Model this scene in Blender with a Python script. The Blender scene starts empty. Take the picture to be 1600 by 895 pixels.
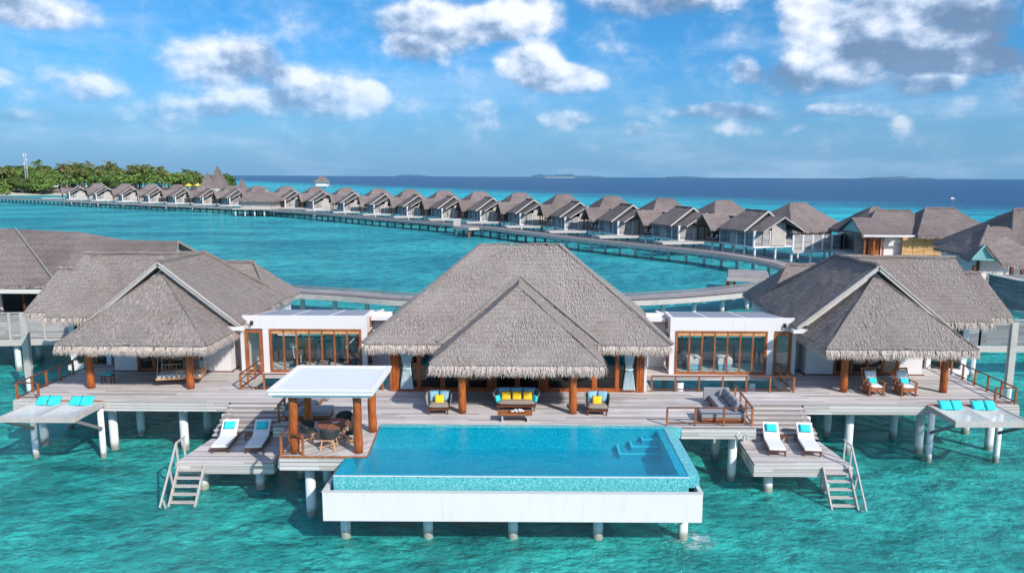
import bpy, bmesh, math, random
from mathutils import Vector, Matrix, noise as mnoise
R = math.radians
C = bpy.context.scene.collection
SC = bpy.context.scene
# ---------------------------------------------------------------- camera
cam = bpy.data.cameras.new('camera'); camo = bpy.data.objects.new('camera', cam); C.objects.link(camo)
cam.sensor_width = 36; cam.lens = 1150/1600*36; cam.shift_x = -30/1600
cam.clip_start = 0.5; cam.clip_end = 60000
camo.matrix_world = Matrix.Translation((0.7, 0, 13.7)) @ Matrix.Rotation(R(90-8.51), 4, 'X') @ Matrix.Rotation(R(0.29), 4, 'Z')
SC.camera = camo
# ---------------------------------------------------------------- exposure
SC.view_settings.view_transform = 'Standard'; SC.view_settings.look = 'None'
SC.view_settings.exposure = 0.2; SC.view_settings.gamma = 1.0
# ---------------------------------------------------------------- sun
SUN_EL, SUN_AZ = R(36), R(138)          # azimuth clockwise from +Y: behind the camera, to its right
sd = Vector((math.sin(SUN_AZ)*math.cos(SUN_EL), math.cos(SUN_AZ)*math.cos(SUN_EL), math.sin(SUN_EL)))
sl = bpy.data.lights.new('sun', 'SUN'); sl.energy = 4.4; sl.angle = R(0.5); sl.color = (1.0, 0.955, 0.89)
so = bpy.data.objects.new('sun', sl); C.objects.link(so)
so.rotation_euler = (-sd).to_track_quat('-Z', 'Y').to_euler(); so.location = (60, -60, 80)
# ---------------------------------------------------------------- node helpers
def nd(t, typ, ins=None, **at):
    n = t.nodes.new(typ)
    for k, v in at.items(): setattr(n, k, v)
    for k, v in (ins or {}).items():
        if isinstance(v, bpy.types.NodeSocket): t.links.new(v, n.inputs[k])
        else: n.inputs[k].default_value = v
    return n
def mt(t, op, a, b=None, c=None, clamp=False):
    n = t.nodes.new('ShaderNodeMath'); n.operation = op; n.use_clamp = clamp
    for i, v in enumerate((a, b, c)):
        if v is None: continue
        if isinstance(v, bpy.types.NodeSocket): t.links.new(v, n.inputs[i])
        else: n.inputs[i].default_value = v
    return n.outputs[0]
def mixc(t, f, a, b, blend='MIX'):
    n = t.nodes.new('ShaderNodeMix'); n.data_type = 'RGBA'; n.blend_type = blend
    for i, v in ((0, f), (6, a), (7, b)):
        if isinstance(v, bpy.types.NodeSocket): t.links.new(v, n.inputs[i])
        else: n.inputs[i].default_value = v if i == 0 else (tuple(v)+(1,) if len(v) == 3 else v)
    return n.outputs[2]
def sstep(t, x, a, b):
    n = nd(t, 'ShaderNodeMapRange', {0: x, 1: a, 2: b}, interpolation_type='SMOOTHSTEP'); return n.outputs[0]
def noisef(t, vec, scale, detail=4, rough=0.55, out=0, dim='3D'):
    return nd(t, 'ShaderNodeTexNoise', {'Vector': vec, 'Scale': scale, 'Detail': detail, 'Roughness': rough}, noise_dimensions=dim).outputs[out]
# ---------------------------------------------------------------- world: sky with clouds
W = bpy.data.worlds.new('World'); SC.world = W; W.use_nodes = True
t = W.node_tree; t.nodes.clear()
sky = nd(t, 'ShaderNodeTexSky', sky_type='NISHITA', sun_disc=False, sun_elevation=SUN_EL, sun_rotation=SUN_AZ, altitude=20, air_density=1.0, dust_density=0.6, ozone_density=2.5)
dirv = nd(t, 'ShaderNodeTexCoord').outputs['Generated']
sx = nd(t, 'ShaderNodeSeparateXYZ', {0: dirv})
el = mt(t, 'ARCSINE', sx.outputs[2]); az = mt(t, 'ARCTAN2', sx.outputs[0], sx.outputs[1])
# clouds: (azimuth, elevation, half width, half height) in degrees, darkness, strength
CL = [(-38, 11.6, 6, 1.9, .15, 1), (-34.0, 10.3, 5.5, 1.5, .1, 1), (-39, 8.0, 3.2, 1.8, .25, .75), (-30.3,5.8,3,1.3,.1,.7), (-38,5.8,4,.9,.2,.55),
      (-22.0, 7.6, 4.4, 2.5, 0, 1), (-15.5, 6.1, 4.6, 1.6, .05, .95), (-18,4.7,7,1.1,.3,.7), (-12,5.6,2,1.2,0,.9), (-24.5,4.4,3,1.4,.15,.55),
      (-6.5, 10.9, 6.5, 2.0, .15, 1), (-8.3, 8.9, 2.8, 1.1, .15, 1), (-.5,11.6,4,2.0,.05,1), (0.3, 7.9, 3.2, 2.1, 0, 1.05), (2.8, 6.9, 3.0, 1.3, .12, 1), (10, 12.9, 6.5, 1.5, .3, .8),
      (20.0, 11.7, 2.2, 2.6, .1, 1), (22.6, 9.8, 4.6, 2.2, .25, 1.05), (25, 11.4, 3.2, 2.0, .1, 1), (26.5, 8.4, 6.5, 1.5, 1.0, 1.1), (29.5, 10.4, 3.4, 2.4, .75, 1.05), (31.3, 7.4, 2.6, 1.0, 1.0, .95),
      (20.5, 7.1, 5.2, 1.5, .55, .95), (15.2,7.7,1.4,1.2,.0,.9), (27.5, 6.3, 3.4, .9, .5, .85), (13.5, 4.9, 3.8, .7, .4, .8), (21,4.6,7,.55,.35,.55),
      (2.6,4.2,2.8,.9,.1,.75), (-4.6,4.4,1.8,1.5,.2,.65), (25.8,3.6,1.1,.9,0,.75), (15,3.7,1.4,.8,0,.65), (8,3.4,1.4,.7,.05,.65), (19.0,3.6,1.2,.5,.05,.6), (35,6.3,3,1.6,.6,.6), (29.5,4.6,1.6,.9,.1,.6), (-33,3.6,5,.5,.4,.4)]
wob = nd(t, 'ShaderNodeTexNoise', {'Vector': dirv, 'Scale': 9.0, 'Detail': 3.0, 'Roughness': .55})
ws = nd(t, 'ShaderNodeSeparateXYZ', {0: wob.outputs['Color']})
azw = mt(t, 'ADD', az, mt(t, 'MULTIPLY', mt(t, 'SUBTRACT', ws.outputs[0], .5), .09))
elw = mt(t, 'ADD', el, mt(t, 'MULTIPLY', mt(t, 'SUBTRACT', ws.outputs[1], .5), .045))
mx = None; hs = None; dk_ = None
for (a, e, rx, ry, dark, st) in CL:
    dx = mt(t, 'DIVIDE', mt(t, 'SUBTRACT', azw, R(a)), R(rx*1.06)); dy = mt(t, 'DIVIDE', mt(t, 'SUBTRACT', elw, R(e)), R(ry*1.06))
    d2 = mt(t, 'ADD', mt(t, 'MULTIPLY', dx, dx), mt(t, 'MULTIPLY', dy, dy))
    m = mt(t, 'MULTIPLY', mt(t, 'SUBTRACT', 1.0, d2, clamp=True), st)
    mh = mt(t, 'MULTIPLY', m, dy); md = mt(t, 'MULTIPLY', m, dark)
    mx = m if mx is None else mt(t, 'ADD', mx, m)
    hs = mh if hs is None else mt(t, 'ADD', hs, mh)
    dk_ = md if dk_ is None else mt(t, 'ADD', dk_, md)
inv = mt(t, 'DIVIDE', 1.0, mt(t, 'MAXIMUM', mx, .05))
hrel = mt(t, 'MULTIPLY', hs, inv); drel = mt(t, 'MULTIPLY', dk_, inv)
cvec = nd(t, 'ShaderNodeCombineXYZ', {0: az, 1: mt(t, 'MULTIPLY', el, 1.35), 2: 0.0}).outputs[0]
def puff(v):
    return noisef(t, v, 14.0, 9.0, .61)
n1 = puff(cvec)
cv2 = nd(t, 'ShaderNodeVectorMath', {0: cvec, 1: (R(.45), R(.75), 0)}, operation='ADD').outputs[0]
n2 = puff(cv2)
l1 = noisef(t, cvec, 7.0, 3.0, .5); l2 = noisef(t, nd(t, 'ShaderNodeVectorMath', {0: cvec, 1: (R(1.0), R(1.7), 0)}, operation='ADD').outputs[0], 7.0, 3.0, .5)
mc = mt(t, 'MINIMUM', mx, 1.15)
dens = mt(t, 'ADD', mt(t, 'ADD', mt(t, 'MULTIPLY', mc, 1.75), mt(t, 'MULTIPLY', mt(t, 'SUBTRACT', n1, .5), 3.5)), .06)
alpha = mt(t, 'ADD', mt(t, 'MULTIPLY', sstep(t, dens, .28, 1.45), .68), mt(t, 'MULTIPLY', sstep(t, dens, -.3, 1.1), .32))
wisp = noisef(t, nd(t, 'ShaderNodeCombineXYZ', {0: mt(t, 'MULTIPLY', az, 1.0), 1: mt(t, 'MULTIPLY', el, 5.0), 2: 3.1}).outputs[0], 4.0, 7.0, .6)
alphaw = mt(t, 'MULTIPLY', sstep(t, wisp, .46, .76), .32)
lit = mt(t, 'ADD', mt(t, 'ADD', mt(t, 'ADD', .84, mt(t, 'MULTIPLY', mt(t, 'SUBTRACT', l1, l2), 2.2)), mt(t, 'MULTIPLY', hrel, .34)), mt(t, 'MULTIPLY', mt(t, 'SUBTRACT', n1, n2), 1.9))
lit = mt(t, 'SUBTRACT', lit, mt(t, 'MULTIPLY', drel, .78)); lit = mt(t, 'ADD', mt(t, 'MULTIPLY', mt(t, 'MAXIMUM', lit, .12), .85), mt(t, 'MULTIPLY', n1, .22), clamp=True)
ramp = nd(t, 'ShaderNodeValToRGB', {0: lit}); cr = ramp.color_ramp
cr.elements[0].position = 0.0; cr.elements[0].color = (.085, .165, .30, 1)
cr.elements[1].position = 1.0; cr.elements[1].color = (.90, .93, .98, 1)
e_ = cr.elements.new(.45); e_.color = (.30, .41, .60, 1)
e_ = cr.elements.new(.72); e_.color = (.60, .70, .87, 1)
WS = 0.1
cloudc = mixc(t, 1.0, ramp.outputs[0], (1/WS, 1/WS, 1/WS), 'MULTIPLY')
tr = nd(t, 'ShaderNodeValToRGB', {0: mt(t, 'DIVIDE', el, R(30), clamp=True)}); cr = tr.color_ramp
SKYT = [(0.0, (.40, .70, 1.22)), (.12, (.34, .74, 1.18)), (.42, (.27, .84, 1.22)), (1.0, (2.1, 2.1, 2.15))]  # last stop: unseen overhead sky, brightened to add fill light
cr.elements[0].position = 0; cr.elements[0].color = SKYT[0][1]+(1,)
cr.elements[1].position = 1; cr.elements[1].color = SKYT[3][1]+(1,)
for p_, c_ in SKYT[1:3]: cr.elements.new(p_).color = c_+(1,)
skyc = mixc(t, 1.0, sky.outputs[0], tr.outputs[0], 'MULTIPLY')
skyc = mixc(t, mt(t, 'MULTIPLY', mt(t, 'SUBTRACT', 1.0, sstep(t, el, R(-1), R(9))), .85), skyc, (1.75, 3.75, 6.1))
skyw = mixc(t, alphaw, skyc, (5.5, 7.2, 9.3))
fade = sstep(t, el, R(0.3), R(3.5))
low = sstep(t, el, R(1.5), R(9))
al = mt(t, 'MULTIPLY', alpha, mt(t, 'ADD', .42, mt(t, 'MULTIPLY', low, .5)))
al = mt(t, 'MULTIPLY', al, fade)
fin = mixc(t, al, skyw, cloudc)
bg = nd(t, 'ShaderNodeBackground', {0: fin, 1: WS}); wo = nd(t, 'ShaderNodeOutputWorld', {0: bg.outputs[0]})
try: W.cycles.sampling_method = 'MANUAL'; W.cycles.sample_map_resolution = 512
except Exception: pass
# ---------------------------------------------------------------- materials
def schlick(t, f0=.02, norm=None, k=1.0):
    g = nd(t, 'ShaderNodeNewGeometry'); n_ = norm if norm is not None else g.outputs['Normal']
    d = nd(t, 'ShaderNodeVectorMath', {0: n_, 1: g.outputs['Incoming']}, operation='DOT_PRODUCT').outputs['Value']
    c = mt(t, 'POWER', mt(t, 'SUBTRACT', 1.0, mt(t, 'ABSOLUTE', d), clamp=True), 5.0)
    return mt(t, 'MULTIPLY', mt(t, 'ADD', mt(t, 'MULTIPLY', c, 1-f0), f0), k, clamp=True)
def newmat(name):
    m = bpy.data.materials.new(name); m.use_nodes = True; t = m.node_tree; t.nodes.clear()
    p = nd(t, 'ShaderNodeBsdfPrincipled'); o = nd(t, 'ShaderNodeOutputMaterial'); t.links.new(p.outputs[0], o.inputs[0])
    return m, t, p, o
def setp(t, p, **k):
    names = dict(col='Base Color', rough='Roughness', norm='Normal', spec='Specular IOR Level', metal='Metallic', alpha='Alpha')
    for a, v in k.items():
        s = p.inputs[names[a]]
        if isinstance(v, bpy.types.NodeSocket): t.links.new(v, s)
        else: s.default_value = (tuple(v)+(1,)) if a == 'col' and len(v) == 3 else v
def pos(t): return nd(t, 'ShaderNodeNewGeometry').outputs['Position']
def obc(t): return nd(t, 'ShaderNodeTexCoord').outputs['Object']
def bump(t, h, s=.5, d=.02): return nd(t, 'ShaderNodeBump', {'Strength': s, 'Distance': d, 'Height': h}).outputs[0]
def mapv(t, v, sc=(1,1,1), rot=(0,0,0)): return nd(t, 'ShaderNodeMapping', {'Vector': v, 'Scale': sc, 'Rotation': rot}).outputs[0]
def simple(name, col, rough=.6, var=.12, scale=6, bs=.15, spec=.35, sc=(1,1,1), big=0.0):
    m, t, p, o = newmat(name); v = mapv(t, obc(t), sc)
    n = noisef(t, v, scale, 5); k = mt(t, 'ADD', 1-var, mt(t, 'MULTIPLY', n, 2*var))
    c = mixc(t, 1.0, col, nd(t, 'ShaderNodeCombineColor', {0: k, 1: k, 2: k}).outputs[0], 'MULTIPLY')
    if big:
        n2 = noisef(t, v, scale*.13, 4); c = mixc(t, mt(t, 'MULTIPLY', sstep(t, n2, .45, .7), big), c, tuple(x*.55 for x in col))
    setp(t, p, col=c, rough=rough, spec=spec, norm=bump(t, noisef(t, v, scale*4, 3), bs))
    return m
def thatch(name, a, b, c, s=1.0):
    m, t, p, o = newmat(name); v = pos(t)
    f = noisef(t, mapv(t, v, (30*s, 30*s, 9*s)), 1.0, 5, .72); g = noisef(t, v, .55, 4, .6)
    g2 = noisef(t, mapv(t, v, (9*s, 9*s, 3*s)), 1.0, 4, .6)
    col = mixc(t, sstep(t, f, .36, .66), a, b)
    col = mixc(t, mt(t, 'MULTIPLY', sstep(t, g, .42, .66), .65), col, c)
    g3 = noisef(t, mapv(t, v, (1.6*s, 1.6*s, .35*s)), 1.0, 4, .6); col = mixc(t, mt(t, 'MULTIPLY', sstep(t, g3, .55, .72), .35), col, tuple(x*.7 for x in a))
    g4 = noisef(t, v, .07, 2, .5); col = mixc(t, mt(t, 'MULTIPLY', sstep(t, g4, .42, .62), .38), col, tuple(x*.8 for x in a))
    band = mt(t, 'FRACT', mt(t, 'ADD', mt(t, 'MULTIPLY', nd(t, 'ShaderNodeSeparateXYZ', {0: v}).outputs[2], 5.5*s), mt(t, 'MULTIPLY', g2, 1.2)))
    col = mixc(t, mt(t, 'MULTIPLY', sstep(t, band, .75, 1.0), .3), col, tuple(x*.55 for x in a))
    h = mt(t, 'ADD', f, mt(t, 'MULTIPLY', g2, .7)); h = mt(t, 'ADD', h, mt(t, 'MULTIPLY', band, .5))
    setp(t, p, col=col, rough=.95, spec=.1, norm=bump(t, h, .9, .05))
    return m
def planks(name, across='y', ang=0.0, w=.145, cols=((.50,.452,.43),(.31,.27,.25),(.655,.61,.585)), gap=.07, L=3.2, dark=(.05,.045,.04), obj=False, rough=.8, bs=.4):
    m, t, p, o = newmat(name); v = obc(t) if obj else pos(t)
    if ang: v = mapv(t, v, rot=(0, 0, ang))
    s = nd(t, 'ShaderNodeSeparateXYZ', {0: v}); ix = dict(x=0, y=1, z=2)[across]
    ac = mt(t, 'DIVIDE', s.outputs[ix], w)
    al_ = s.outputs[0] if across == 'y' else (s.outputs[1] if across == 'x' else mt(t, 'ADD', s.outputs[0], s.outputs[1]))
    if across == 'xz': pass
    i = mt(t, 'FLOOR', ac); fr = mt(t, 'FRACT', ac)
    r = nd(t, 'ShaderNodeTexWhiteNoise', {'W': i}, noise_dimensions='1D').outputs[0]
    seg = mt(t, 'FLOOR', mt(t, 'ADD', mt(t, 'DIVIDE', al_, L), mt(t, 'MULTIPLY', r, 7.3)))
    r2 = nd(t, 'ShaderNodeTexWhiteNoise', {'Vector': nd(t, 'ShaderNodeCombineXYZ', {0: i, 1: seg, 2: 0.0}).outputs[0]}, noise_dimensions='3D')
    tone = r2.outputs[0]
    sc = {'y': (1.1, 26, 26), 'x': (26, 1.1, 26), 'z': (1.1, 1.1, 26)}[across]
    gr = noisef(t, mapv(t, v, sc), 1.0, 6, .65); st = noisef(t, v, .5, 5, .6)
    k = mt(t, 'ADD', mt(t, 'MULTIPLY', tone, .62), mt(t, 'MULTIPLY', gr, .42))
    rp = nd(t, 'ShaderNodeValToRGB', {0: k}); c_ = rp.color_ramp
    c_.elements[0].position = .15; c_.elements[0].color = cols[1]+(1,)
    c_.elements[1].position = .95; c_.elements[1].color = cols[2]+(1,); c_.elements.new(.5).color = cols[0]+(1,)
    col = mixc(t, mt(t, 'MULTIPLY', sstep(t, st, .48, .72), .28), rp.outputs[0], tuple(x*.62 for x in cols[0]))
    g = mt(t, 'LESS_THAN', fr, gap)
    col = mixc(t, mt(t, 'MULTIPLY', g, .75), col, dark)
    h = mt(t, 'SUBTRACT', mt(t, 'MULTIPLY', gr, .3), g)
    setp(t, p, col=col, rough=rough, spec=.2, norm=bump(t, h, bs, .012))
    return m
def wood(name, a, b, rough=.4, spec=.4, sc=(14, 14, 2.2)):
    m, t, p, o = newmat(name); v = mapv(t, obc(t), sc)
    f = noisef(t, v, 1.0, 6, .65); g = noisef(t, obc(t), 1.3, 3)
    col = mixc(t, sstep(t, f, .3, .7), a, b); col = mixc(t, mt(t, 'MULTIPLY', sstep(t, g, .45, .7), .35), col, tuple(x*.5 for x in a))
    setp(t, p, col=col, rough=rough, spec=spec, norm=bump(t, f, .2, .01)); return m
def mosaic(name, a, b, c, cell=.05, rough=.15):
    m, t, p, o = newmat(name)
    v = nd(t, 'ShaderNodeVectorMath', {0: pos(t), 1: (1/cell,)*3}, operation='MULTIPLY').outputs[0]
    fl = nd(t, 'ShaderNodeVectorMath', {0: nd(t, 'ShaderNodeVectorMath', {0: v, 1: (.13,.17,.19)}, operation='ADD').outputs[0]}, operation='FLOOR').outputs[0]
    r = nd(t, 'ShaderNodeTexWhiteNoise', {'Vector': fl}, noise_dimensions='3D').outputs[0]
    rp = nd(t, 'ShaderNodeValToRGB', {0: r}); c_ = rp.color_ramp
    c_.elements[0].position = 0; c_.elements[0].color = a+(1,); c_.elements[1].position = 1; c_.elements[1].color = c+(1,); c_.elements.new(.5).color = b+(1,)
    setp(t, p, col=rp.outputs[0], rough=rough, spec=.5); return m
def glass(name, tint=(.93,.96,.96), tr=.82, refl=1.0):
    m, t, p, o = newmat(name); t.nodes.remove(p)
    f = schlick(t, .05)
    a = nd(t, 'ShaderNodeBsdfTransparent', {0: tint+(1,)}); g = nd(t, 'ShaderNodeBsdfGlossy', {0: (1,1,1,1), 1: .02})
    mm = nd(t, 'ShaderNodeMixShader', {0: mt(t, 'MULTIPLY', f, 1.15*refl, clamp=True), 1: a.outputs[0], 2: g.outputs[0]}); t.links.new(mm.outputs[0], o.inputs[0]); return m
M = {}
M['thatch'] = thatch('thatch', (.175,.140,.125), (.46,.40,.365), (.235,.187,.165))
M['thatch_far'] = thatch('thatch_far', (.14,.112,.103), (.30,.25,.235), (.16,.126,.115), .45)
M['straw'] = simple('straw', (.53,.435,.375), .9, .55, 9, .1, .1)
M['straw_top'] = simple('straw_top', (.42,.365,.33), .9, .6, 11, .1, .1)
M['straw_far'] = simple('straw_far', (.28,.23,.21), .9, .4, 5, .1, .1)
M['deck'] = planks('deck_boards', 'y', L=4.5)
M['deck_diag'] = planks('deck_boards_diagonal', 'y', ang=R(-42), L=2.6)
M['stair'] = planks('stair_boards', 'y', w=.16, gap=.0, cols=((.46,.41,.38),(.32,.28,.26),(.58,.535,.51)))
M['fascia'] = planks('fascia_boards', 'z', w=.15, gap=.10, cols=((.52,.48,.45),(.36,.33,.30),(.66,.63,.59)), L=5)
M['walk'] = planks('walk_boards', 'x', w=.3, gap=.08, cols=((.30,.265,.26),(.24,.21,.205),(.36,.32,.315)), obj=True)
M['slat'] = planks('slat_boards', 'z', w=.17, gap=.16, cols=((.36,.335,.325),(.25,.23,.222),(.47,.445,.43)), L=2.0, obj=True)
M['slat_dark'] = planks('slat_dark', 'z', w=.17, gap=.16, cols=((.22,.22,.225),(.15,.15,.155),(.30,.30,.305)), L=2.0, obj=True)
M['bamboo'] = planks('bamboo_screen', 'z', w=.12, gap=.12, cols=((.55,.33,.14),(.42,.24,.09),(.66,.44,.22)), L=1.4, obj=True)
M['teak'] = wood('teak', (.22,.062,.02), (.44,.15,.05))
M['teak_dark'] = wood('teak_dark', (.085,.028,.014), (.20,.066,.028))
M['column'] = wood('column_wood', (.26,.055,.012), (.46,.13,.03), .35)
M['teak_light'] = wood('teak_light', (.50,.24,.10), (.70,.40,.20))
M['graywood'] = simple('graywood', (.46,.42,.385), .8, .25, 7, .3, .2, (1,1,1), .3)
M['graywood_dark'] = simple('graywood_dark', (.22,.20,.19), .85, .3, 5, .3, .2)
def plaster():
    m, t, p, o = newmat('white_plaster'); v = pos(t); st = noisef(t, mapv(t, v, (5, 5, .5)), 1.0, 5, .6); b = noisef(t, v, .7, 4)
    c = mixc(t, mt(t, 'MULTIPLY', sstep(t, st, .52, .75), .30), (.68,.645,.63), (.50,.475,.46)); c = mixc(t, mt(t, 'MULTIPLY', sstep(t, b, .5, .7), .12), c, (.55,.56,.55))
    setp(t, p, col=c, rough=.75, spec=.3, norm=bump(t, noisef(t, v, 14, 3), .08)); return m
M['white'] = plaster()
M['white_trim'] = simple('white_trim', (.72,.69,.68), .55, .05, 3, .05, .3, big=.1)
def pilem():
    m, t, p, o = newmat('pile_concrete'); v = pos(t); z = nd(t, 'ShaderNodeSeparateXYZ', {0: v}).outputs[2]
    n = noisef(t, v, 3, 5); n2 = noisef(t, mapv(t, v, (9, 9, 1.2)), 1, 4)
    c = mixc(t, sstep(t, n2, .45, .75), (.66,.67,.66), (.50,.515,.51))
    zz = mt(t, 'ADD', z, mt(t, 'MULTIPLY', mt(t, 'SUBTRACT', n, .5), .35))
    c = mixc(t, mt(t, 'MULTIPLY', mt(t, 'SUBTRACT', 1.0, sstep(t, zz, .14, .50)), .8), c, (.16,.17,.12))
    setp(t, p, col=c, rough=.75, spec=.3, norm=bump(t, n2, .2, .01)); return m
M['pile'] = pilem()
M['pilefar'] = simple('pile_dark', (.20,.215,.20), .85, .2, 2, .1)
M['panel'] = simple('roof_panel', (.26,.27,.30), .5, .08, 1.2, .05)
M['mos'] = mosaic('mosaic_bright', (.03,.28,.32), (.08,.42,.44), (.27,.58,.58), .032)
M['mospool'] = mosaic('mosaic_pool', (.008,.30,.42), (.014,.37,.48), (.035,.46,.56), .07)
M['mosrim'] = mosaic('mosaic_rim', (.05,.40,.48), (.10,.50,.56), (.28,.64,.68), .05)
M['step_tile'] = simple('step_tile', (.62,.85,.86), .3, .1, 20)
M['lip'] = simple('lip_stone', (.50,.49,.48), .6, .1, 5)
M['glass'] = glass('window_glass')
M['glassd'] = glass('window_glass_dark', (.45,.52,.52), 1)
M['curtain'] = simple('curtain_cloth', (.62,.72,.74), .9, .05, 4)
M['cream'] = simple('cream_cloth', (.62,.58,.52), .9, .08, 8)
M['whitecl'] = simple('white_cloth', (.66,.65,.65), .9, .05, 14)
M['graycl'] = simple('gray_cloth', (.27,.265,.275), .95, .12, 20)
M['taupe'] = simple('taupe_cloth', (.25,.205,.17), .95, .12, 24)
M['turq'] = simple('turquoise_cloth', (.03,.56,.58), .85, .07, 14)
M['blue'] = simple('pale_blue_cloth', (.23,.42,.53), .9, .08, 14)
M['yellow'] = simple('yellow_cloth', (.80,.50,.02), .85, .06, 14)
M['wicker'] = simple('wicker_dark', (.035,.042,.042), .55, .5, 30, .6)
M['rope'] = simple('rope_gray', (.30,.27,.25), .85, .35, 30, .6)
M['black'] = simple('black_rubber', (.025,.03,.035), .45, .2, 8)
M['metal'] = simple('metal_gray', (.42,.44,.46), .35, .1, 4)
M['red'] = simple('red_fruit', (.60,.04,.02), .4, .2, 9)
M['orange'] = simple('orange_float', (.70,.20,.03), .5, .2, 3)
M['floor_in'] = simple('interior_floor', (.62,.58,.54), .4, .08, 2)
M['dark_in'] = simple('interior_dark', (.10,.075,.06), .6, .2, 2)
M['teal'] = simple('teal_paint', (.20,.42,.40), .7, .1, 2)
M['sand'] = simple('sand', (.50,.46,.38), .9, .05, .05)
M['foliage'] = simple('foliage', (.075,.12,.035), .8, .55, .35, .1, .15)
M['foliage2'] = simple('foliage_palm', (.16,.17,.06), .8, .5, .35, .1, .15)
M['foliage3'] = simple('foliage_bright', (.11,.175,.04), .8, .5, .35, .1, .15)
M['drypalm'] = simple('palm_dry', (.24,.18,.09), .9, .4, .5, .1, .1)
M['bark'] = simple('bark', (.13,.11,.09), .9, .2, 2)
M['hazeisle'] = simple('distant_island', (.06,.13,.20), .9, .1, .01)  # bluish tone: haze of distance painted into the island colour
def netm():
    m, t, p, o = newmat('net'); setp(t, p, col=(.62,.62,.60), rough=.8)
    v = obc(t); s = nd(t, 'ShaderNodeSeparateXYZ', {0: v})
    tr_ = nd(t, 'ShaderNodeBsdfTransparent', {0: (1,1,1,1)})
    gx = mt(t, 'LESS_THAN', mt(t, 'FRACT', mt(t, 'MULTIPLY', s.outputs[0], 22)), .5); gy = mt(t, 'LESS_THAN', mt(t, 'FRACT', mt(t, 'MULTIPLY', s.outputs[1], 22)), .5)
    mm = nd(t, 'ShaderNodeMixShader', {0: mt(t, 'MAXIMUM', gx, gy), 1: tr_.outputs[0], 2: p.outputs[0]}); t.links.new(mm.outputs[0], o.inputs[0]); return m
M['net'] = netm()
def watermat(name, tint, diff, wave, far=True, keep=.55, bstr=1.0, fmax=.42):
    m, t, p, o = newmat(name); t.nodes.remove(p); v = pos(t)
    n1 = noisef(t, mapv(t, v, (1, 1.6, 1), (0, 0, R(25))), wave[0], 7, .68); n2 = noisef(t, mapv(t, v, (1, 1.3, 1), (0, 0, R(-12))), wave[1], 4, .6)
    h = mt(t, 'ADD', mt(t, 'MULTIPLY', n1, .26), n2)
    if far:
        h = mt(t, 'ADD', h, mt(t, 'MULTIPLY', noisef(t, mapv(t, v, (.7, 1.0, 1), (0, 0, R(8))), .13, 3, .6), 2.2))
    nm = nd(t, 'ShaderNodeBump', {'Strength': bstr, 'Distance': wave[2], 'Height': h}).outputs[0]
    fr = schlick(t, .021, nm)
    if far:
        # water body: colour by lagoon depth, with ripple shading and caustics painted in
        s = nd(t, 'ShaderNodeSeparateXYZ', {0: v}); X, Y = s.outputs[0], s.outputs[1]
        w1 = noisef(t, mapv(t, v, (1, 2.5, 1)), .006, 5, .6); w2 = noisef(t, mapv(t, v, (1, 1.6, 1)), .03, 5, .6); w3 = noisef(t, mapv(t, v, (1, 1.5, 1)), .22, 6, .62)
        sdd = mt(t, 'ADD', Y, mt(t, 'MULTIPLY', X, 1.55)); sdd = mt(t, 'ADD', sdd, mt(t, 'MULTIPLY', mt(t, 'SUBTRACT', w1, .5), 330)); 
        deep = sstep(t, sdd, 400, 790)
        near = mixc(t, sstep(t, w3, .36, .64), (.008, .28, .26), (.045, .62, .55))
        w5 = noisef(t, mapv(t, v, (1, 1.7, 1), (0, 0, R(14))), 1.25, 7, .74); near = mixc(t, mt(t, 'MULTIPLY', sstep(t, w5, .48, .57), .60), near, (.0, .17, .17))  # dark wavelets: ripple shading painted into the colour
        rg = mt(t, 'ABSOLUTE', mt(t, 'SUBTRACT', noisef(t, mapv(t, v, (1, 1.7, 1), (0, 0, R(-20))), .55, 6, .62), .5)); near = mixc(t, mt(t, 'MULTIPLY', mt(t, 'SUBTRACT', 1.0, sstep(t, rg, .0, .05)), .30), near, (.05, .62, .56))  # pale ridges: caustic light lines painted into the colour
        near = mixc(t, mt(t, 'MULTIPLY', sstep(t, w2, .52, .7), .4), near, (.0, .13, .14)); w6 = noisef(t, mapv(t, v, (1, 1.4, 1), (0, 0, R(30))), .09, 4, .55); near = mixc(t, mt(t, 'MULTIPLY', sstep(t, w6, .5, .66), .5), near, (.07, .68, .60))
        mid = mixc(t, sstep(t, w2, .35, .65), (.016, .235, .28), (.045, .42, .42))
        reef = mixc(t, sstep(t, w2, .4, .65), (.010, .36, .44), (.03, .56, .58))
        dist = sstep(t, Y, 48, 95)
        c = mixc(t, dist, near, mid)
        c = mixc(t, sstep(t, sdd, 270, 420), c, reef)
        c = mixc(t, deep, c, (.022, .095, .20))
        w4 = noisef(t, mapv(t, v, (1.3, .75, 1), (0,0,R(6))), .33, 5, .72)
        c = mixc(t, mt(t, 'MULTIPLY', mt(t, 'SUBTRACT', 1, sstep(t, w4, .40, .56)), mt(t, 'ADD', .25, mt(t, 'MULTIPLY', dist, .45))), c, mixc(t, 1.0, c, (.5,.62,.7), 'MULTIPLY'))  # darker ripples painted over the colour, standing for wave shading
        foam = mt(t, 'MULTIPLY', sstep(t, noisef(t, mapv(t, v, (1, 2.5, 1)), 1.3, 6, .7), .70, .76), .35)
        dpx = nd(t, 'ShaderNodeVectorMath', {0: v, 1: (6.95, 26.35, 0)}, operation='DISTANCE').outputs['Value']
        fo2 = mt(t, 'MULTIPLY', mt(t, 'SUBTRACT', 1.0, sstep(t, dpx, .25, 1.0)), sstep(t, noisef(t, v, 3.2, 6, .7), .44, .56)); foam = mt(t, 'MAXIMUM', foam, fo2)
        c = mixc(t, foam, c, (.6,.75,.75))
        diffc = c; keepf = mt(t, 'MULTIPLY', keep, mt(t, 'SUBTRACT', 1.0, sstep(t, Y, 40, 90)))
    else:
        diffc = diff; keepf = keep
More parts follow.
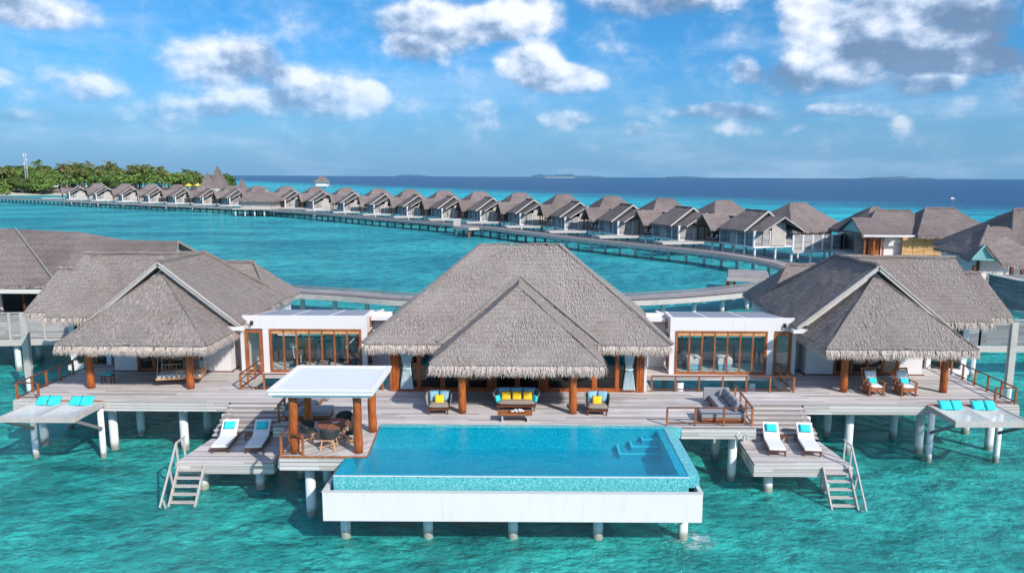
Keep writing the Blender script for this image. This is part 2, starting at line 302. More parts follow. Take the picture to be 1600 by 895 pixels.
    di = nd(t, 'ShaderNodeBsdfDiffuse', {0: diffc if isinstance(diffc, bpy.types.NodeSocket) else diffc+(1,), 'Normal': nm})
    tr_ = nd(t, 'ShaderNodeBsdfTransparent', {0: tint+(1,)})
    body = nd(t, 'ShaderNodeMixShader', {0: keepf, 1: di.outputs[0], 2: tr_.outputs[0]})
    gl = nd(t, 'ShaderNodeBsdfGlossy', {0: (1,1,1,1), 1: .10 if far else .03, 'Normal': nm})
    mm = nd(t, 'ShaderNodeMixShader', {0: mt(t, 'MINIMUM', fr, fmax), 1: body.outputs[0], 2: gl.outputs[0]}); t.links.new(mm.outputs[0], o.inputs[0]); return m
M['water'] = watermat('lagoon_water', (.35,.92,.88), None, (1.9, .55, .75), True, .26, 1.3, .26)
M['poolwater'] = watermat('pool_water', (.24,.90,.98), (.0,.27,.38), (3.2, 1.1, .05), False, .74, .8, .12)
def bedm():
    m, t, p, o = newmat('seabed'); v = pos(t)
    a = noisef(t, v, .16, 6, .62); b = noisef(t, v, .9, 5, .6)
    c = mixc(t, sstep(t, mt(t, 'ADD', a, mt(t, 'MULTIPLY', mt(t, 'SUBTRACT', b, .5), .35)), .44, .56), (.03,.15,.14), (.22,.60,.54))
    setp(t, p, col=c, rough=1, spec=0); return m
M['bed'] = bedm()
# ---------------------------------------------------------------- mesh helpers
SPLITN = {'fascia_board','hip_strip','valley_strip','barge_board','bearer','corner_post','porch_post','wall','rear_wall','gable_wall','plinth','base','beam','gutter','skirting','floor_deck','link_wall','link_door','side_rail','pedal','kerb_rail','stringer','mosaic_edge','inner_wall','trough_lip','deck_boards','wall_panel','frame','fascia','riser_shade_'}
class MB:
    def __init__(s, T=None): s.v = []; s.f = []; s.mi = []; s.T = T; s.cur = 0
    def quad(s, pts):
        i = len(s.v); s.v += [tuple(p) for p in pts]; s.f.append(tuple(range(i, i+len(pts)))); s.mi.append(s.cur)
    def box(s, x0, x1, y0, y1, z0, z1):
        i = len(s.v); s.v += [(x0,y0,z0),(x1,y0,z0),(x1,y1,z0),(x0,y1,z0),(x0,y0,z1),(x1,y0,z1),(x1,y1,z1),(x0,y1,z1)]
        for f in ((3,2,1,0),(4,5,6,7),(0,1,5,4),(1,2,6,5),(2,3,7,6),(3,0,4,7)): s.f.append(tuple(i+k for k in f)); s.mi.append(s.cur)
        return s
    def prism(s, poly, z0, z1):
        n = len(poly); i = len(s.v)
        s.v += [(x, y, z0) for x, y in poly] + [(x, y, z1) for x, y in poly]
        s.f.append(tuple(i+k for k in range(n-1, -1, -1))); s.f.append(tuple(i+n+k for k in range(n))); s.mi += [s.cur]*2
        for k in range(n): s.f.append((i+k, i+(k+1) % n, i+n+(k+1) % n, i+n+k)); s.mi.append(s.cur)
        return s
    def beam(s, p, q, w, h, up=(0,0,1)):
        p, q = Vector(p), Vector(q); d = (q-p).normalized(); u = Vector(up)
        if abs(d.dot(u)) > .98: u = Vector((0, 1, 0))
        r = d.cross(u).normalized(); u = r.cross(d).normalized(); i = len(s.v)
        for b in (p, q):
            for a, c in ((-1,-1),(1,-1),(1,1),(-1,1)): s.v.append(tuple(b + r*(a*w/2) + u*(c*h/2)))
        for f in ((3,2,1,0),(4,5,6,7),(0,1,5,4),(1,2,6,5),(2,3,7,6),(3,0,4,7)): s.f.append(tuple(i+k for k in f)); s.mi.append(s.cur)
        return s
    def tube(s, pts, rad, n=10, cap=True):
        pts = [Vector(p) for p in pts]; rad = rad if isinstance(rad, (list, tuple)) else [rad]*len(pts)
        i = len(s.v); prev = None
        for k, p in enumerate(pts):
            d = (pts[min(k+1, len(pts)-1)] - pts[max(k-1, 0)]).normalized()
            if prev is None: a = d.orthogonal().normalized()
            else: a = (prev - d*prev.dot(d)).normalized()
            prev = a; b = d.cross(a)
            for j in range(n):
                th = 2*math.pi*j/n; s.v.append(tuple(p + (a*math.cos(th)+b*math.sin(th))*rad[k]))
        for k in range(len(pts)-1):
            for j in range(n): s.f.append((i+k*n+j, i+k*n+(j+1) % n, i+(k+1)*n+(j+1) % n, i+(k+1)*n+j)); s.mi.append(s.cur)
        if cap:
            s.f.append(tuple(i+j for j in range(n-1, -1, -1))); s.f.append(tuple(i+(len(pts)-1)*n+j for j in range(n))); s.mi += [s.cur]*2
        return s
    def cyl(s, x, y, z0, z1, r, r1=None, n=14): return s.tube([(x,y,z0),(x,y,z1)], [r, r if r1 is None else r1], n)
    def ell(s, c, r, nu=12, nv=8):
        i = len(s.v)
        for a in range(nv+1):
            th = math.pi*a/nv
            for b in range(nu):
                ph = 2*math.pi*b/nu; s.v.append((c[0]+r[0]*math.sin(th)*math.cos(ph), c[1]+r[1]*math.sin(th)*math.sin(ph), c[2]+r[2]*math.cos(th)))
        for a in range(nv):
            for b in range(nu): s.f.append((i+a*nu+b, i+(a+1)*nu+b, i+(a+1)*nu+(b+1) % nu, i+a*nu+(b+1) % nu)); s.mi.append(s.cur)
        return s
    def pillow(s, w, h, th, M4, n=8, pinch=.10):
        """cushion: soft slab with pinched corners; M4 places it (local x=width, y=height, z=thickness)"""
        i = len(s.v)
        for sd_ in (1, -1):
            for a in range(n+1):
                for b in range(n+1):
                    u, v = 2*a/n-1, 2*b/n-1
                    k = (max(0, 1-u**4)*max(0, 1-v**4))**.5
                    px = u*w/2*(1-pinch*(1-abs(v)**2)*abs(u)**3*.6); py = v*h/2*(1-pinch*(1-abs(u)**2)*abs(v)**3*.6)
                    s.v.append(tuple(M4 @ Vector((px, py, sd_*th/2*k))))
        m = (n+1)*(n+1)
        for sd_ in (0, 1):
            for a in range(n):
                for b in range(n):
                    q = [i+sd_*m+a*(n+1)+b, i+sd_*m+(a+1)*(n+1)+b, i+sd_*m+(a+1)*(n+1)+b+1, i+sd_*m+a*(n+1)+b+1]
                    s.f.append(tuple(q if sd_ == 0 else q[::-1])); s.mi.append(s.cur)
        return s
    def pieces(s):
        par = list(range(len(s.v)))
        def fd(a):
            while par[a] != a: par[a] = par[par[a]]; a = par[a]
            return a
        for f in s.f:
            for k in f[1:]: par[fd(k)] = fd(f[0])
        comp = {}
        for fi, f in enumerate(s.f): comp.setdefault(fd(f[0]), []).append(fi)
        bx = []
        for fs in comp.values():
            P = [s.v[k] for fi in fs for k in s.f[fi]]
            bx.append([[min(p[i] for p in P)-.04 for i in range(3)], [max(p[i] for p in P)+.04 for i in range(3)], fs])
        ch = True
        while ch:
            ch = False
            for i in range(len(bx)):
                for j in range(i+1, len(bx)):
                    if all(bx[i][0][k] <= bx[j][1][k] and bx[j][0][k] <= bx[i][1][k] for k in range(3)):
                        bx[i] = [[min(bx[i][0][k], bx[j][0][k]) for k in range(3)], [max(bx[i][1][k], bx[j][1][k]) for k in range(3)], bx[i][2]+bx[j][2]]
                        bx.pop(j); ch = True; break
                if ch: break
        out = []
        for lo, hi, fs in bx:
            m = MB(s.T); mp = {}
            for fi in fs:
                nf = []
                for k in s.f[fi]:
                    if k not in mp: mp[k] = len(m.v); m.v.append(s.v[k])
                    nf.append(mp[k])
                m.f.append(tuple(nf)); m.mi.append(s.mi[fi])
            out.append(m)
        return out
    def build(s, name, mats, parent=None, smooth=False, bevel=0, recalc=True, merge=False, seg=2):
        if name in SPLITN:
            ps = s.pieces()
            if len(ps) > 1:
                o = None
                for p in ps: o = p._build(name, mats, parent, smooth, bevel, recalc, merge, seg)
                return o
        return s._build(name, mats, parent, smooth, bevel, recalc, merge, seg)
    def _build(s, name, mats, parent=None, smooth=False, bevel=0, recalc=True, merge=False, seg=2):
        vs = [s.T(p) for p in s.v] if s.T else s.v
        if parent is not None:
            o0 = base_of(parent); vs = [(p[0]-o0[0], p[1]-o0[1], p[2]-o0[2]) for p in vs]
        me = bpy.data.meshes.new(name); me.from_pydata(vs, [], s.f)
        mats = mats if isinstance(mats, (list, tuple)) else [mats]
        for m in mats: me.materials.append(M[m] if isinstance(m, str) else m)
        me.polygons.foreach_set('material_index', s.mi)
        if recalc or merge:
            bm = bmesh.new(); bm.from_mesh(me)
            if merge: bmesh.ops.remove_doubles(bm, verts=bm.verts, dist=.0005)
            bmesh.ops.recalc_face_normals(bm, faces=bm.faces); bm.to_mesh(me); bm.free()
        if smooth: me.polygons.foreach_set('use_smooth', [True]*len(me.polygons))
        o = bpy.data.objects.new(name, me); C.objects.link(o)
        if parent is not None: o.parent = parent; o['_b'] = base_of(parent)
        if bevel:
            b = o.modifiers.new('bevel', 'BEVEL'); b.width = bevel; b.segments = seg; b.limit_method = 'ANGLE'
        return o
def base_of(o):
    """where the thing stands (its parts' meshes are stored relative to it)"""
    if '_b' in o.keys(): return tuple(o['_b'])
    return (0, 0, 0)
def tag(o, label=None, cat=None, group=None, kind=None):
    if label: o['label'] = label
    if cat: o['category'] = cat
    if group: o['group'] = group
    if kind: o['kind'] = kind
    return o
def thing(name, label, cat, loc=(0,0,0), rz=0, group=None):
    o = bpy.data.objects.new(name, None); C.objects.link(o); o.location = loc; o.rotation_euler = (0, 0, rz); o.empty_display_size = .2
    o['_b'] = tuple(loc); return tag(o, label, cat, group)
KIDS = {}
def copy_tree(o, parent=None):
    c = o.copy(); C.objects.link(c)
    if parent is not None: c.parent = parent
    for ch in list(o.children): copy_tree(ch, c)
    return c
def place(o, loc, rz=0, label=None):
    o.location = loc; o.rotation_euler = (0, 0, rz)
    if label: o['label'] = label
    return o
rnd = random.Random(7)
def lerp(a, b, k): return tuple(a[i]+(b[i]-a[i])*k for i in range(len(a)))
# ---------------------------------------------------------------- thatch roofs
def thatch_roof(parent, polys, eaves, name='thatch_roof', T=None, mat='thatch', straw='straw', th=.2, density=0, fr_n=60, fr_len=.45, caps=(), sub=7, amp=.085, wid=.035, fname='eave_fringe', floor=True, topmat='straw_top', rows=3, capr=.13, oblong=1.0):
    """polys: top surfaces, each listed as 3d points; eaves: (p, q, outward) edges that carry a straw fringe"""
    bm = bmesh.new(); vm = {}
    def vv(p):
        k = tuple(round(c, 3) for c in p)
        if k not in vm: vm[k] = bm.verts.new(p)
        return vm[k]
    rim = {}
    for po in polys:
        try: bm.faces.new([vv(p) for p in po])
        except ValueError: pass
    border = [(e.verts[0].co.copy(), e.verts[1].co.copy()) for e in bm.edges if len(e.link_faces) == 1]
    bmesh.ops.recalc_face_normals(bm, faces=bm.faces)
    if bm.faces[:] and sum(f.normal.z for f in bm.faces) < 0: bmesh.ops.reverse_faces(bm, faces=bm.faces)
    bmesh.ops.triangulate(bm, faces=bm.faces)
    if sub: bmesh.ops.subdivide_edges(bm, edges=bm.edges[:], cuts=sub, use_grid_fill=True)
    bnd = set(v for e in bm.edges if len(e.link_faces) == 1 for v in e.verts)
    for v in bm.verts:
        k = amp*(.35 if v in bnd else 1)
        v.co.z += k*(mnoise.noise(v.co*.55)*1.2 + mnoise.noise(v.co*1.9)*.6)
    me = bpy.data.meshes.new(name); bm.to_mesh(me); bm.free()
    mb = MB(T); mb.v = [tuple(v.co) for v in me.vertices]; mb.f = [tuple(p.vertices) for p in me.polygons]; mb.mi = [0]*len(mb.f)
    bpy.data.meshes.remove(me)
    if floor:
        for po in polys: mb.quad([(p[0], p[1], p[2]-th) for p in reversed(po)])
        for a, b in border: mb.quad([(a.x,a.y,a.z+.0),(b.x,b.y,b.z+.0),(b.x,b.y,b.z-th),(a.x,a.y,a.z-th)])
    for c in caps:
        pts = [Vector(c[0]).lerp(Vector(c[1]), k/6) + Vector((0,0,.02+.035*math.sin(k*2.1+c[0][0]))) for k in range(7)]
        mb.tube(pts, capr, 7)
    o = mb.build(name, mat, parent, recalc=False)
    r = random.Random(len(name)*31 + len(polys)*13 + int(abs(polys[0][0][0])*10)); 
    if density or fr_n:
        fb = MB(T); fb.cur = 1
        for po in polys if density else []:
            P = [Vector(p) for p in po]; n = (P[1]-P[0]).cross(P[2]-P[0]).normalized()
            if n.z < 0: n = -n
            ds = (Vector((0,0,-1)) + n*n.z).normalized(); sidev = n.cross(ds)
            for k in range(1, len(P)-1):
                A, B, D_ = P[0], P[k], P[k+1]; ar = (B-A).cross(D_-A).length/2
                for _ in range(int(ar*density)):
                    a, b = r.random(), r.random()
                    if a+b > 1: a, b = 1-a, 1-b
                    p = A+(B-A)*a+(D_-A)*b + n*.02; L = r.uniform(.12, .32); d = (ds + sidev*r.gauss(0, .22)).normalized()
                    q = p + d*L + n*r.uniform(.01, .05); w = sidev*r.uniform(.005, .013)
                    fb.quad([p-w, p+w, q+w*.3, q-w*.3])
        fb.cur = 0
        for (a, b, outv) in eaves:
            A, B, O = Vector(a), Vector(b), Vector(outv).normalized(); L = (B-A).length; al_ = (B-A).normalized()
            for _ in range(int(L*fr_n)):
                k = r.random(); row = r.randrange(rows)
                p = A.lerp(B, k) + Vector((0, 0, -.03 - .05*row)) - O*(.02+.09*row) ; p += Vector((0,0,-.03*abs(math.sin(k*L*3.1))))
                ln = fr_len*r.uniform(.55, 1.10)*(1 + .18*mnoise.noise(p*1.3)); f = r.uniform(.18, .62)*oblong
                d1 = (O*(f+.25) + Vector((0,0,-1)) + al_*r.gauss(0, .22)).normalized(); d2 = (O*(f-.1) + Vector((0,0,-1)) + al_*r.gauss(0, .35)).normalized()
                q = p + d1*ln*.55; s_ = q + d2*ln*.5; w = al_*wid*r.uniform(.4, 1.0)*.5; w2 = O*wid*.12*r.uniform(-1, 1)
                fb.quad([p-w, p+w, q+w*.9+w2, q-w*.9]); fb.quad([q-w*.9, q+w*.9+w2, s_+w*.12, s_-w*.12])
        fb.build(fname, [straw, topmat], parent, recalc=False)
    return o
def hip(x0, x1, y0, y1, ze, zr, rx0, rx1, ry0, ry1=None):
    """four planes; ridge from (rx0,ry0) to (rx1,ry1)"""
    ry1 = ry0 if ry1 is None else ry1
    a, b, c, d = (x0,y0,ze), (x1,y0,ze), (x1,y1,ze), (x0,y1,ze); r0, r1 = (rx0,ry0,zr), (rx1,ry1,zr)
    if abs(rx1-rx0) >= abs(ry1-ry0): return [[a,b,r1,r0],[b,c,r1],[c,d,r0,r1],[d,a,r0]], (a,b,c,d,r0,r1)
    return [[a,b,r0],[b,c,r1,r0],[c,d,r1],[d,a,r0,r1]], (a,b,c,d,r0,r1)
def recteaves(x0, x1, y0, y1, z, sides='fblr'):
    e = []
    if 'f' in sides: e.append(((x0,y0,z),(x1,y0,z),(0,-1,0)))
    if 'b' in sides: e.append(((x0,y1,z),(x1,y1,z),(0,1,0)))
    if 'l' in sides: e.append(((x0,y0,z),(x0,y1,z),(-1,0,0)))
    if 'r' in sides: e.append(((x1,y0,z),(x1,y1,z),(1,0,0)))
    return e
DK = 2.8
# ================================================================ SETTING: water, seabed
def sheet(name, x0, x1, y0, y1, z, mat, label=None):
    mb = MB(); mb.quad([(x0,y0,z),(x1,y0,z),(x1,y1,z),(x0,y1,z)]); return tag(mb.build(name, mat, recalc=False), kind='structure')
sheet('sea_water', -13000, 13000, -400, 14000, 0, 'water')
sheet('seabed', -400, 400, -200, 400, -1.7, 'bed')
# ================================================================ MAIN DECK
deck = thing('timber_deck', 'long weathered grey timber deck on white piles joining the villa buildings', 'deck', (0, 34, 0))
top = MB(); fas = MB()
def slab(x0, x1, y0, y1): top.box(x0, x1, y0, y1, DK-.06, DK)
for s in (-1, 1):
    a, b = sorted((s*10.6, s*24.5)); slab(a, b, 34.65, 36.72)
    a, b = sorted((s*14.12, s*24.5)); slab(a, b, 36.72, 46.5)
    a, b = sorted((s*6.95, s*14.12)); slab(a, b, 39.55, 45.2)
slab(-10.6, 10.6, 31.18, 36.72); slab(-6.95, 6.95, 36.72, 47)
top.build('deck_boards', 'deck', deck)
dd = MB(); dd.prism([(-9.15,27.6),(-5.72,27.6),(-5.98,31.18),(-9.3,31.18)], DK-.06, DK); dd.build('deck_boards', 'deck_diag', deck)
tr_ = MB(); tr_.beam((-9.17,27.57,DK-.03),(-5.70,27.57,DK-.03),.05,.07); tr_.beam((-5.70,27.57,DK-.03),(-5.95,31.18,DK-.03),.05,.07); tr_.build('edge_trim', 'teak', deck)
def fasc(x0, y0, x1, y1, n=3, zt=DK-.06, h=.15, mb=None):
    mb = mb or fas
    dx, dy = x1-x0, y1-y0; L = math.hypot(dx, dy); nx, ny = dy/L, -dx/L
    for k in range(n):
        o = .03+.012*((k*7) % 3)
        mb.beam((x0+nx*o, y0+ny*o, zt-h*(k+.5)), (x1+nx*o, y1+ny*o, zt-h*(k+.5)), .04, h-.012)
for s in (-1, 1):
    (fasc(-24.5, 34.65, -14.0, 34.65) if s < 0 else fasc(14.0, 34.65, 24.5, 34.65))
    if s < 0: fasc(-24.5, 46.5, -24.5, 34.65)
    else: fasc(24.5, 34.65, 24.5, 46.5)
fasc(7.35, 31.18, 10.6, 31.18); fasc(10.6, 31.18, 10.6, 34.4, 3); fasc(-10.6, 31.18, -9.3, 31.18); fasc(-10.6, 34.4, -10.6, 31.18)
fasc(-9.15, 27.6, -6.6, 27.6, 3, DK-.06, .17); fasc(-9.3, 31.18, -9.15, 27.6, 3)
for s in (-1, 1):
    a, b = sorted((s*6.95, s*14.12))
    fasc(a, 39.55, b, 39.55, 1); fasc(s*14.12, 36.72, s*14.12, 39.35, 2) if s < 0 else fasc(14.12, 39.35, 14.12, 36.72, 2)
fas.build('fascia_board', 'fascia', deck)
ub = MB()
for y in (35.4, 38.2, 41.5, 45): ub.box(-24.3, -13.2 if y < 36 else -14.3, y-.08, y+.08, DK-.5, DK-.07); ub.box(13.2 if y < 36 else 14.3, 24.3, y-.08, y+.08, DK-.5, DK-.07)
ub.build('bearer', 'graywood_dark', deck)
def pile(x, y, zt, r=.2, parent=deck, z0=-1.7):
    mb = MB(); mb.cyl(x, y, z0, zt, r); return mb.build('pile', 'pile', parent, smooth=True)
PL = [(24.3,38.4),(24.1,36.0),(20.25,35.5),(20.0,37.6),(16.7,35.5),(16.6,37.9),(24.0,42),(21.6,40.5),(24,45.5),(20,43.5),(17,41)]
for s in (-1, 1):
    for x, y in PL: pile(s*x, y, DK-.4)
for x, y in [(9.8,34.65),(9.9,32.05),(-8.2,28.3),(-8.3,31.1),(-9.9,34.6),(-9.8,32.1),(4,36),(-4,36),(0,36),(-13,39.7),(-9,39.7),(9,39.7),(13,39.7),(-13,44),(-9,44),(9,44),(13,44),(-6,46),(6,46)]: pile(x, y, DK-.4)
# ---------------------------------------------------------------- stairs and lower sun decks
for s in (-1, 1):
    T = lambda p, s=s: (s*p[0], p[1], p[2])
    side = 'left' if s < 0 else 'right'
    st = thing('sun_deck', ('grey lower sun deck with wide timber steps, beside the white canopy pavilion' if s < 0 else 'grey lower sun deck with wide timber steps, in front of the rocking chair porch'), 'deck', (s*12.3, 31.5, 0))
    mb = MB(T); mb.prism([(10.35,30.15),(14.5,30.15),(14.22,33.0),(10.5,33.0)], 1.44, 1.5)
    mb.build('deck_boards', 'deck', st)
    mb = MB(T)
    for k in range(3):
        z = 1.44-.15*(k+.5); o = .02+.012*(k % 2)
        mb.beam((10.3,30.13-o,z),(14.52,30.13-o,z),.04,.135); mb.beam((14.52+o,30.13,z),(14.25+o,33,z),.04,.135); mb.beam((10.33-o,30.13,z),(10.48-o,33,z),.04,.135)
    mb.build('fascia_board', 'fascia', st)
    rz_ = MB(T); mb = MB(T); n = 8; rise = (DK-1.5)/n
    for k in range(n-1):
        y0 = 34.65-.235*(k+1); z = DK-rise*(k+1); xo = 13.95+.04*k + (.05 if k % 2 else 0)
        mb.box(10.62, xo, y0, y0+.26, z-.05, z); 
        rz_.box(10.62, xo-.02, y0+.245, y0+.26, z+.001, z+rise-.052)  # dark strips added for the shade in the open risers
    mb.box(10.62, 13.9, 32.98, 33.0, 1.5, 1.5+rise-.05)
    mb.build('step_boards', 'stair', st); rz_.build('riser_shade', 'graywood_dark', st)
    mb = MB(T); mb.beam((13.8,34.6,DK-.35),(13.9,32.9,1.3),.08,.3); mb.beam((10.7,34.6,DK-.35),(10.7,32.9,1.3),.08,.3); mb.build('stringer', 'graywood', st)
    for x, y in ((11.2,30.85),(13.7,30.85),(11.3,32.6),(14.0,34.2)): pile(s*x, y, 1.05 if y < 34 else 2.3, .2, st)
    # water ladder
    ld = thing('water_ladder', ('pale grey wooden ladder with one handrail, hanging off the sun deck by the canopy pavilion' if s < 0 else 'pale grey wooden ladder with one handrail, hanging off the sun deck below the rocking chairs'), 'ladder', (s*14, 29.8, 0))
    xi, xo = 13.25, 14.35
    for x in (xi, xo):
        mb = MB(T); mb.beam((x, 30.08, 1.42), (x+.08, 28.95, -.25), .07, .17, (0,1,0)); mb.build('stringer', 'graywood', ld, bevel=.008)
    for k in range(6):
        f = (k+.7)/6; y = 30.08-1.13*f; z = 1.42-1.67*f
        mb = MB(T); mb.box(xi+.03, xo+.05, y-.12, y+.1, z-.02, z+.025); mb.build('rung', 'graywood', ld)
    mb = MB(T); hx = xo+.12
    mb.beam((hx, 30.95, 2.35), (hx+.02, 30.2, 2.32), .06, .06); mb.beam((hx, 30.2, 2.36), (hx+.1, 28.65, .12), .06, .07); mb.build('handrail', 'graywood', ld)
    for (y0, z0, y1, z1) in ((30.85,1.5,30.9,2.33),(30.2,1.4,30.22,2.3),(29.6,.7,29.55,1.35),(28.9,-.1,28.85,.35)):
        mb = MB(T); mb.beam((hx-.02,y0,z0),(hx+.03,y1,z1),.06,.06,(0,1,0)); mb.build('baluster', 'graywood', ld)
# ---------------------------------------------------------------- swimming pool
pool = thing('swimming_pool', 'rectangular turquoise infinity pool with mosaic edge above a white overflow trough', 'pool', (0, 28.5, 0))
PX, PY0, PY1 = 6.55, 25.82, 31.15
mb = MB(); mb.box(-PX+.3, PX-.3, PY0+.2, PY1-.2, 1.75, 1.85); mb.build('pool_floor', 'mospool', pool)
mb = MB()
mb.box(-PX, -PX+.3, PY0, PY1, 1.3, 2.745); mb.box(-PX+.3, PX-.32, PY1-.22, PY1, 1.3, 2.745)
mb.box(-PX+.3, PX, PY0, PY0+.18, 1.3, 2.745); mb.box(PX-.32, PX, PY0+.18, PY1, 1.3, 2.745); mb.build('pool_wall', 'mosrim', pool)
mb = MB(); mb.quad([(-PX,PY0+.01,2.765),(PX,PY0+.01,2.765),(PX,PY1,2.765),(-PX,PY1,2.765)]); mb.build('pool_water', 'poolwater', pool, recalc=False)
mb = MB(); mb.box(-PX-.0, PX, PY0-.06, PY0-.003, 2.15, 2.75); mb.build('overflow_wall', 'mos', pool); mb = MB(); mb.box(-PX, PX, PY0-.075, PY0-.03, 2.752, 2.778); mb.build('overflow_edge', 'white_trim', pool)
mb = MB(); mb.box(-6.6, 7.35, PY1, PY1+.025, 2.3, DK-.01); mb.box(-5.9, 7.0, PY1+.03, PY1+.22, DK+.002, DK+.006); mb.box(PX+.003, PX+.42, PY0+.1, PY1+.02, 2.3, 2.78); mb.build('mosaic_edge', 'mos', pool)
mb = MB()
for k, (w, d) in enumerate(((1.75,1.05),(1.2,.72),(.7,.4))):
    z = 2.07+.2*k
    mb.box(PX-.33-w, PX-.34, PY1-.23-d, PY1-.24, 1.84 if k == 0 else z-.2, z)
mb.build('pool_step', 'mospool', pool)
for k, (w, d) in enumerate(((1.75,1.05),(1.2,.72),(.7,.4))):
    z = 2.07+.2*k; x0, y0_ = PX-.33-w, PY1-.23-d; mb = MB(); mb.box(x0-.004, x0+.09, y0_-.004, PY1-.24, z-.03, z+.004); mb.box(x0+.09, PX-.34, y0_-.004, y0_+.09, z-.03, z+.004); mb.build('step_edge', 'step_tile', pool)
mb = MB(); yf = 25.32
mb.box(-6.86, 6.98, yf, yf+.12, 1.22, 2.32)                       # front wall of the trough
mb.box(-6.86, -6.74, yf+.12, 27.7, 1.22, 2.32); mb.box(6.86, 6.98, yf+.12, 31.2, 1.22, 2.32)
mb.box(-6.74, 6.86, yf+.12, 31.0, 1.22, 1.30); mb.build('trough', 'white', pool, bevel=.012)
mb = MB(); mb.box(-6.74, 6.86, yf+.125, PY0-.07, 2.1, 2.14); mb.box(-6.88, 7.0, yf-.01, yf+.13, 2.322, 2.352); mb.box(6.99-.14, 7.0, yf+.13, 31.15, 2.322, 2.352); mb.box(-6.88, -6.74, yf+.13, 27.6, 2.322, 2.352); mb.build('trough_lip', 'lip', pool)
for x in (-6.35, -3.2, 0.05, 3.3, 6.55): pile(x, 26.5, 1.25, .19, pool)
for x in (-6.35, -3.2, 0.05, 3.3, 6.55): pile(x, 30.0, 1.25, .19, pool)
# ---------------------------------------------------------------- railings
def railing(label, pts, group=None, h=.82, step=1.15, T=None, mat='teak', rail='teak_dark', loc=None, ends=True):
    th = thing('railing', label, 'railing', loc or (pts[0][0], pts[0][1], DK), 0, group)
    for (x0, y0), (x1, y1) in zip(pts, pts[1:]):
        L = math.hypot(x1-x0, y1-y0); n = max(1, round(L/step))
        mb = MB(); mb.beam((x0,y0,DK+h),(x1,y1,DK+h),.085,.045); mb.build('top_rail', rail, th)
        mb = MB(); mb.beam((x0,y0,DK+.12),(x1,y1,DK+.12),.05,.05); mb.build('bottom_rail', rail, th)
        for k in range(n+1):
            if k == 0 and (x0, y0) != pts[0]: continue
            x, y = x0+(x1-x0)*k/n, y0+(y1-y0)*k/n
            mb = MB(); mb.box(x-.042, x+.042, y-.042, y+.042, DK-.02, DK+h-.024); mb.build('post', mat, th)
    return th
railing('dark wooden railing along the far left edge of the deck, beyond the stool', [(-23.35,34.78),(-24.4,34.78),(-24.4,45.9)])
railing('dark wooden railing along the far right edge of the deck, beyond the rocking chairs', [(23.4,34.78),(24.4,34.78),(24.4,45.9)])
railing('dark wooden railing round the water gap below the gym windows', [(-6.9,36.62),(-14.2,36.62),(-14.2,39.6)])
railing('dark wooden railing round the water gap below the massage room windows', [(6.9,36.62),(14.2,36.62),(14.2,39.6)])
railing('dark wooden corner railing in front of the grey sofa beside the pool steps', [(6.75,31.4),(10.52,31.4),(10.72,34.9)])
railing('dark wooden corner railing of the sofa terrace behind the white canopy pavilion', [(-9.3,31.5),(-10.5,31.5),(-10.7,34.6)])
railing('low reddish wooden railing at the front left corner of the dining platform', [(-8.25,27.68),(-9.1,27.68),(-9.25,31.2)], h=.85)
# ================================================================ MAIN VILLA
def columnp(parent, x, y, z0, z1, r0=.19, r1=.17, mat='column', name='column', T=None):
    mb = MB(T); n = 6; mb.tube([(x+.012*math.sin(k*1.7), y, z0+(z1-z0)*k/n) for k in range(n+1)], [r0+(r1-r0)*k/n+.006*math.sin(k*2.3) for k in range(n+1)], 14); mb.build(name, mat, parent, smooth=True)
mv = thing('main_villa', 'large central thatched villa with glass doors facing the pool', 'villa', (0, 40, DK))
mb = MB(); mb.box(-6.4, 6.5, 46.0, 46.2, DK, 5.6); mb.box(-6.55, -6.4, 36.7, 46.2, DK, 5.5); mb.box(6.5, 6.65, 36.7, 46.2, DK, 5.5); mb.build('wall', 'white', mv)
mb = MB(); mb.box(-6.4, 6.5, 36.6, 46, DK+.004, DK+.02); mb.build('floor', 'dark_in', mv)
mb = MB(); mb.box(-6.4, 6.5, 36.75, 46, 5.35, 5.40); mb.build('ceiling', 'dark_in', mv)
FY = 36.5
posts = [(-6.25,.46),(-5.0,.16),(-3.8,.2),(-2.55,.14),(-1.28,.46),(0.02,.2),(1.36,.46),(2.75,.16),(3.95,.22),(5.1,.16),(6.3,.4)]
for x, w in posts:
    mb = MB()
    if w > .3:
        for k in range(3): mb.box(x-w/2+k*w/3+.004, x-w/2+(k+1)*w/3-.012, FY-.06-(.03 if k == 1 else 0), FY+.1, DK, 5.3)
    else: mb.box(x-w/2, x+w/2, FY-.05, FY+.1, DK, 5.3)
    mb.build('door_post', 'column', mv)
for (xa, wa), (xb, wb) in zip(posts, posts[1:]):
    x0, x1 = xa+wa/2, xb-wb/2
    fr = MB(); fr.box(x0, x1, FY-.03, FY+.05, DK, DK+.2); fr.box(x0, x1, FY-.03, FY+.05, 5.05, 5.25); fr.box(x0+.001, x0+.03, FY-.02, FY+.04, DK+.2, 5.05); fr.box(x1-.03, x1-.001, FY-.02, FY+.04, DK+.2, 5.05)
    fo = fr.build('door_frame', 'column', mv)
    mb = MB(); mb.box(x0, x1, FY+.005, FY+.015, DK+.2, 5.05); mb.build('pane', 'glassd', fo)
mb = MB(); mb.box(-6.5, 6.6, FY-.04, FY+.12, 5.3, 5.5); mb.build('lintel', 'column', mv)
# thatch
e = 5.5; ZR = 9.95
ps, (a, b, c, d, r0, r1) = hip(-7.5, 7.6, 35.45, 46.4, e, ZR, -2.0, 2.2, 40.9)
a_, b_, r0_, r1_ = a, b, r0, r1
thatch_roof(mv, ps, recteaves(-7.5, 7.6, 35.45, 46.4, e), density=130, fr_n=210, fr_len=.46, caps=[(a,r0),(b,r1),(r0,r1)], sub=15, capr=.045)
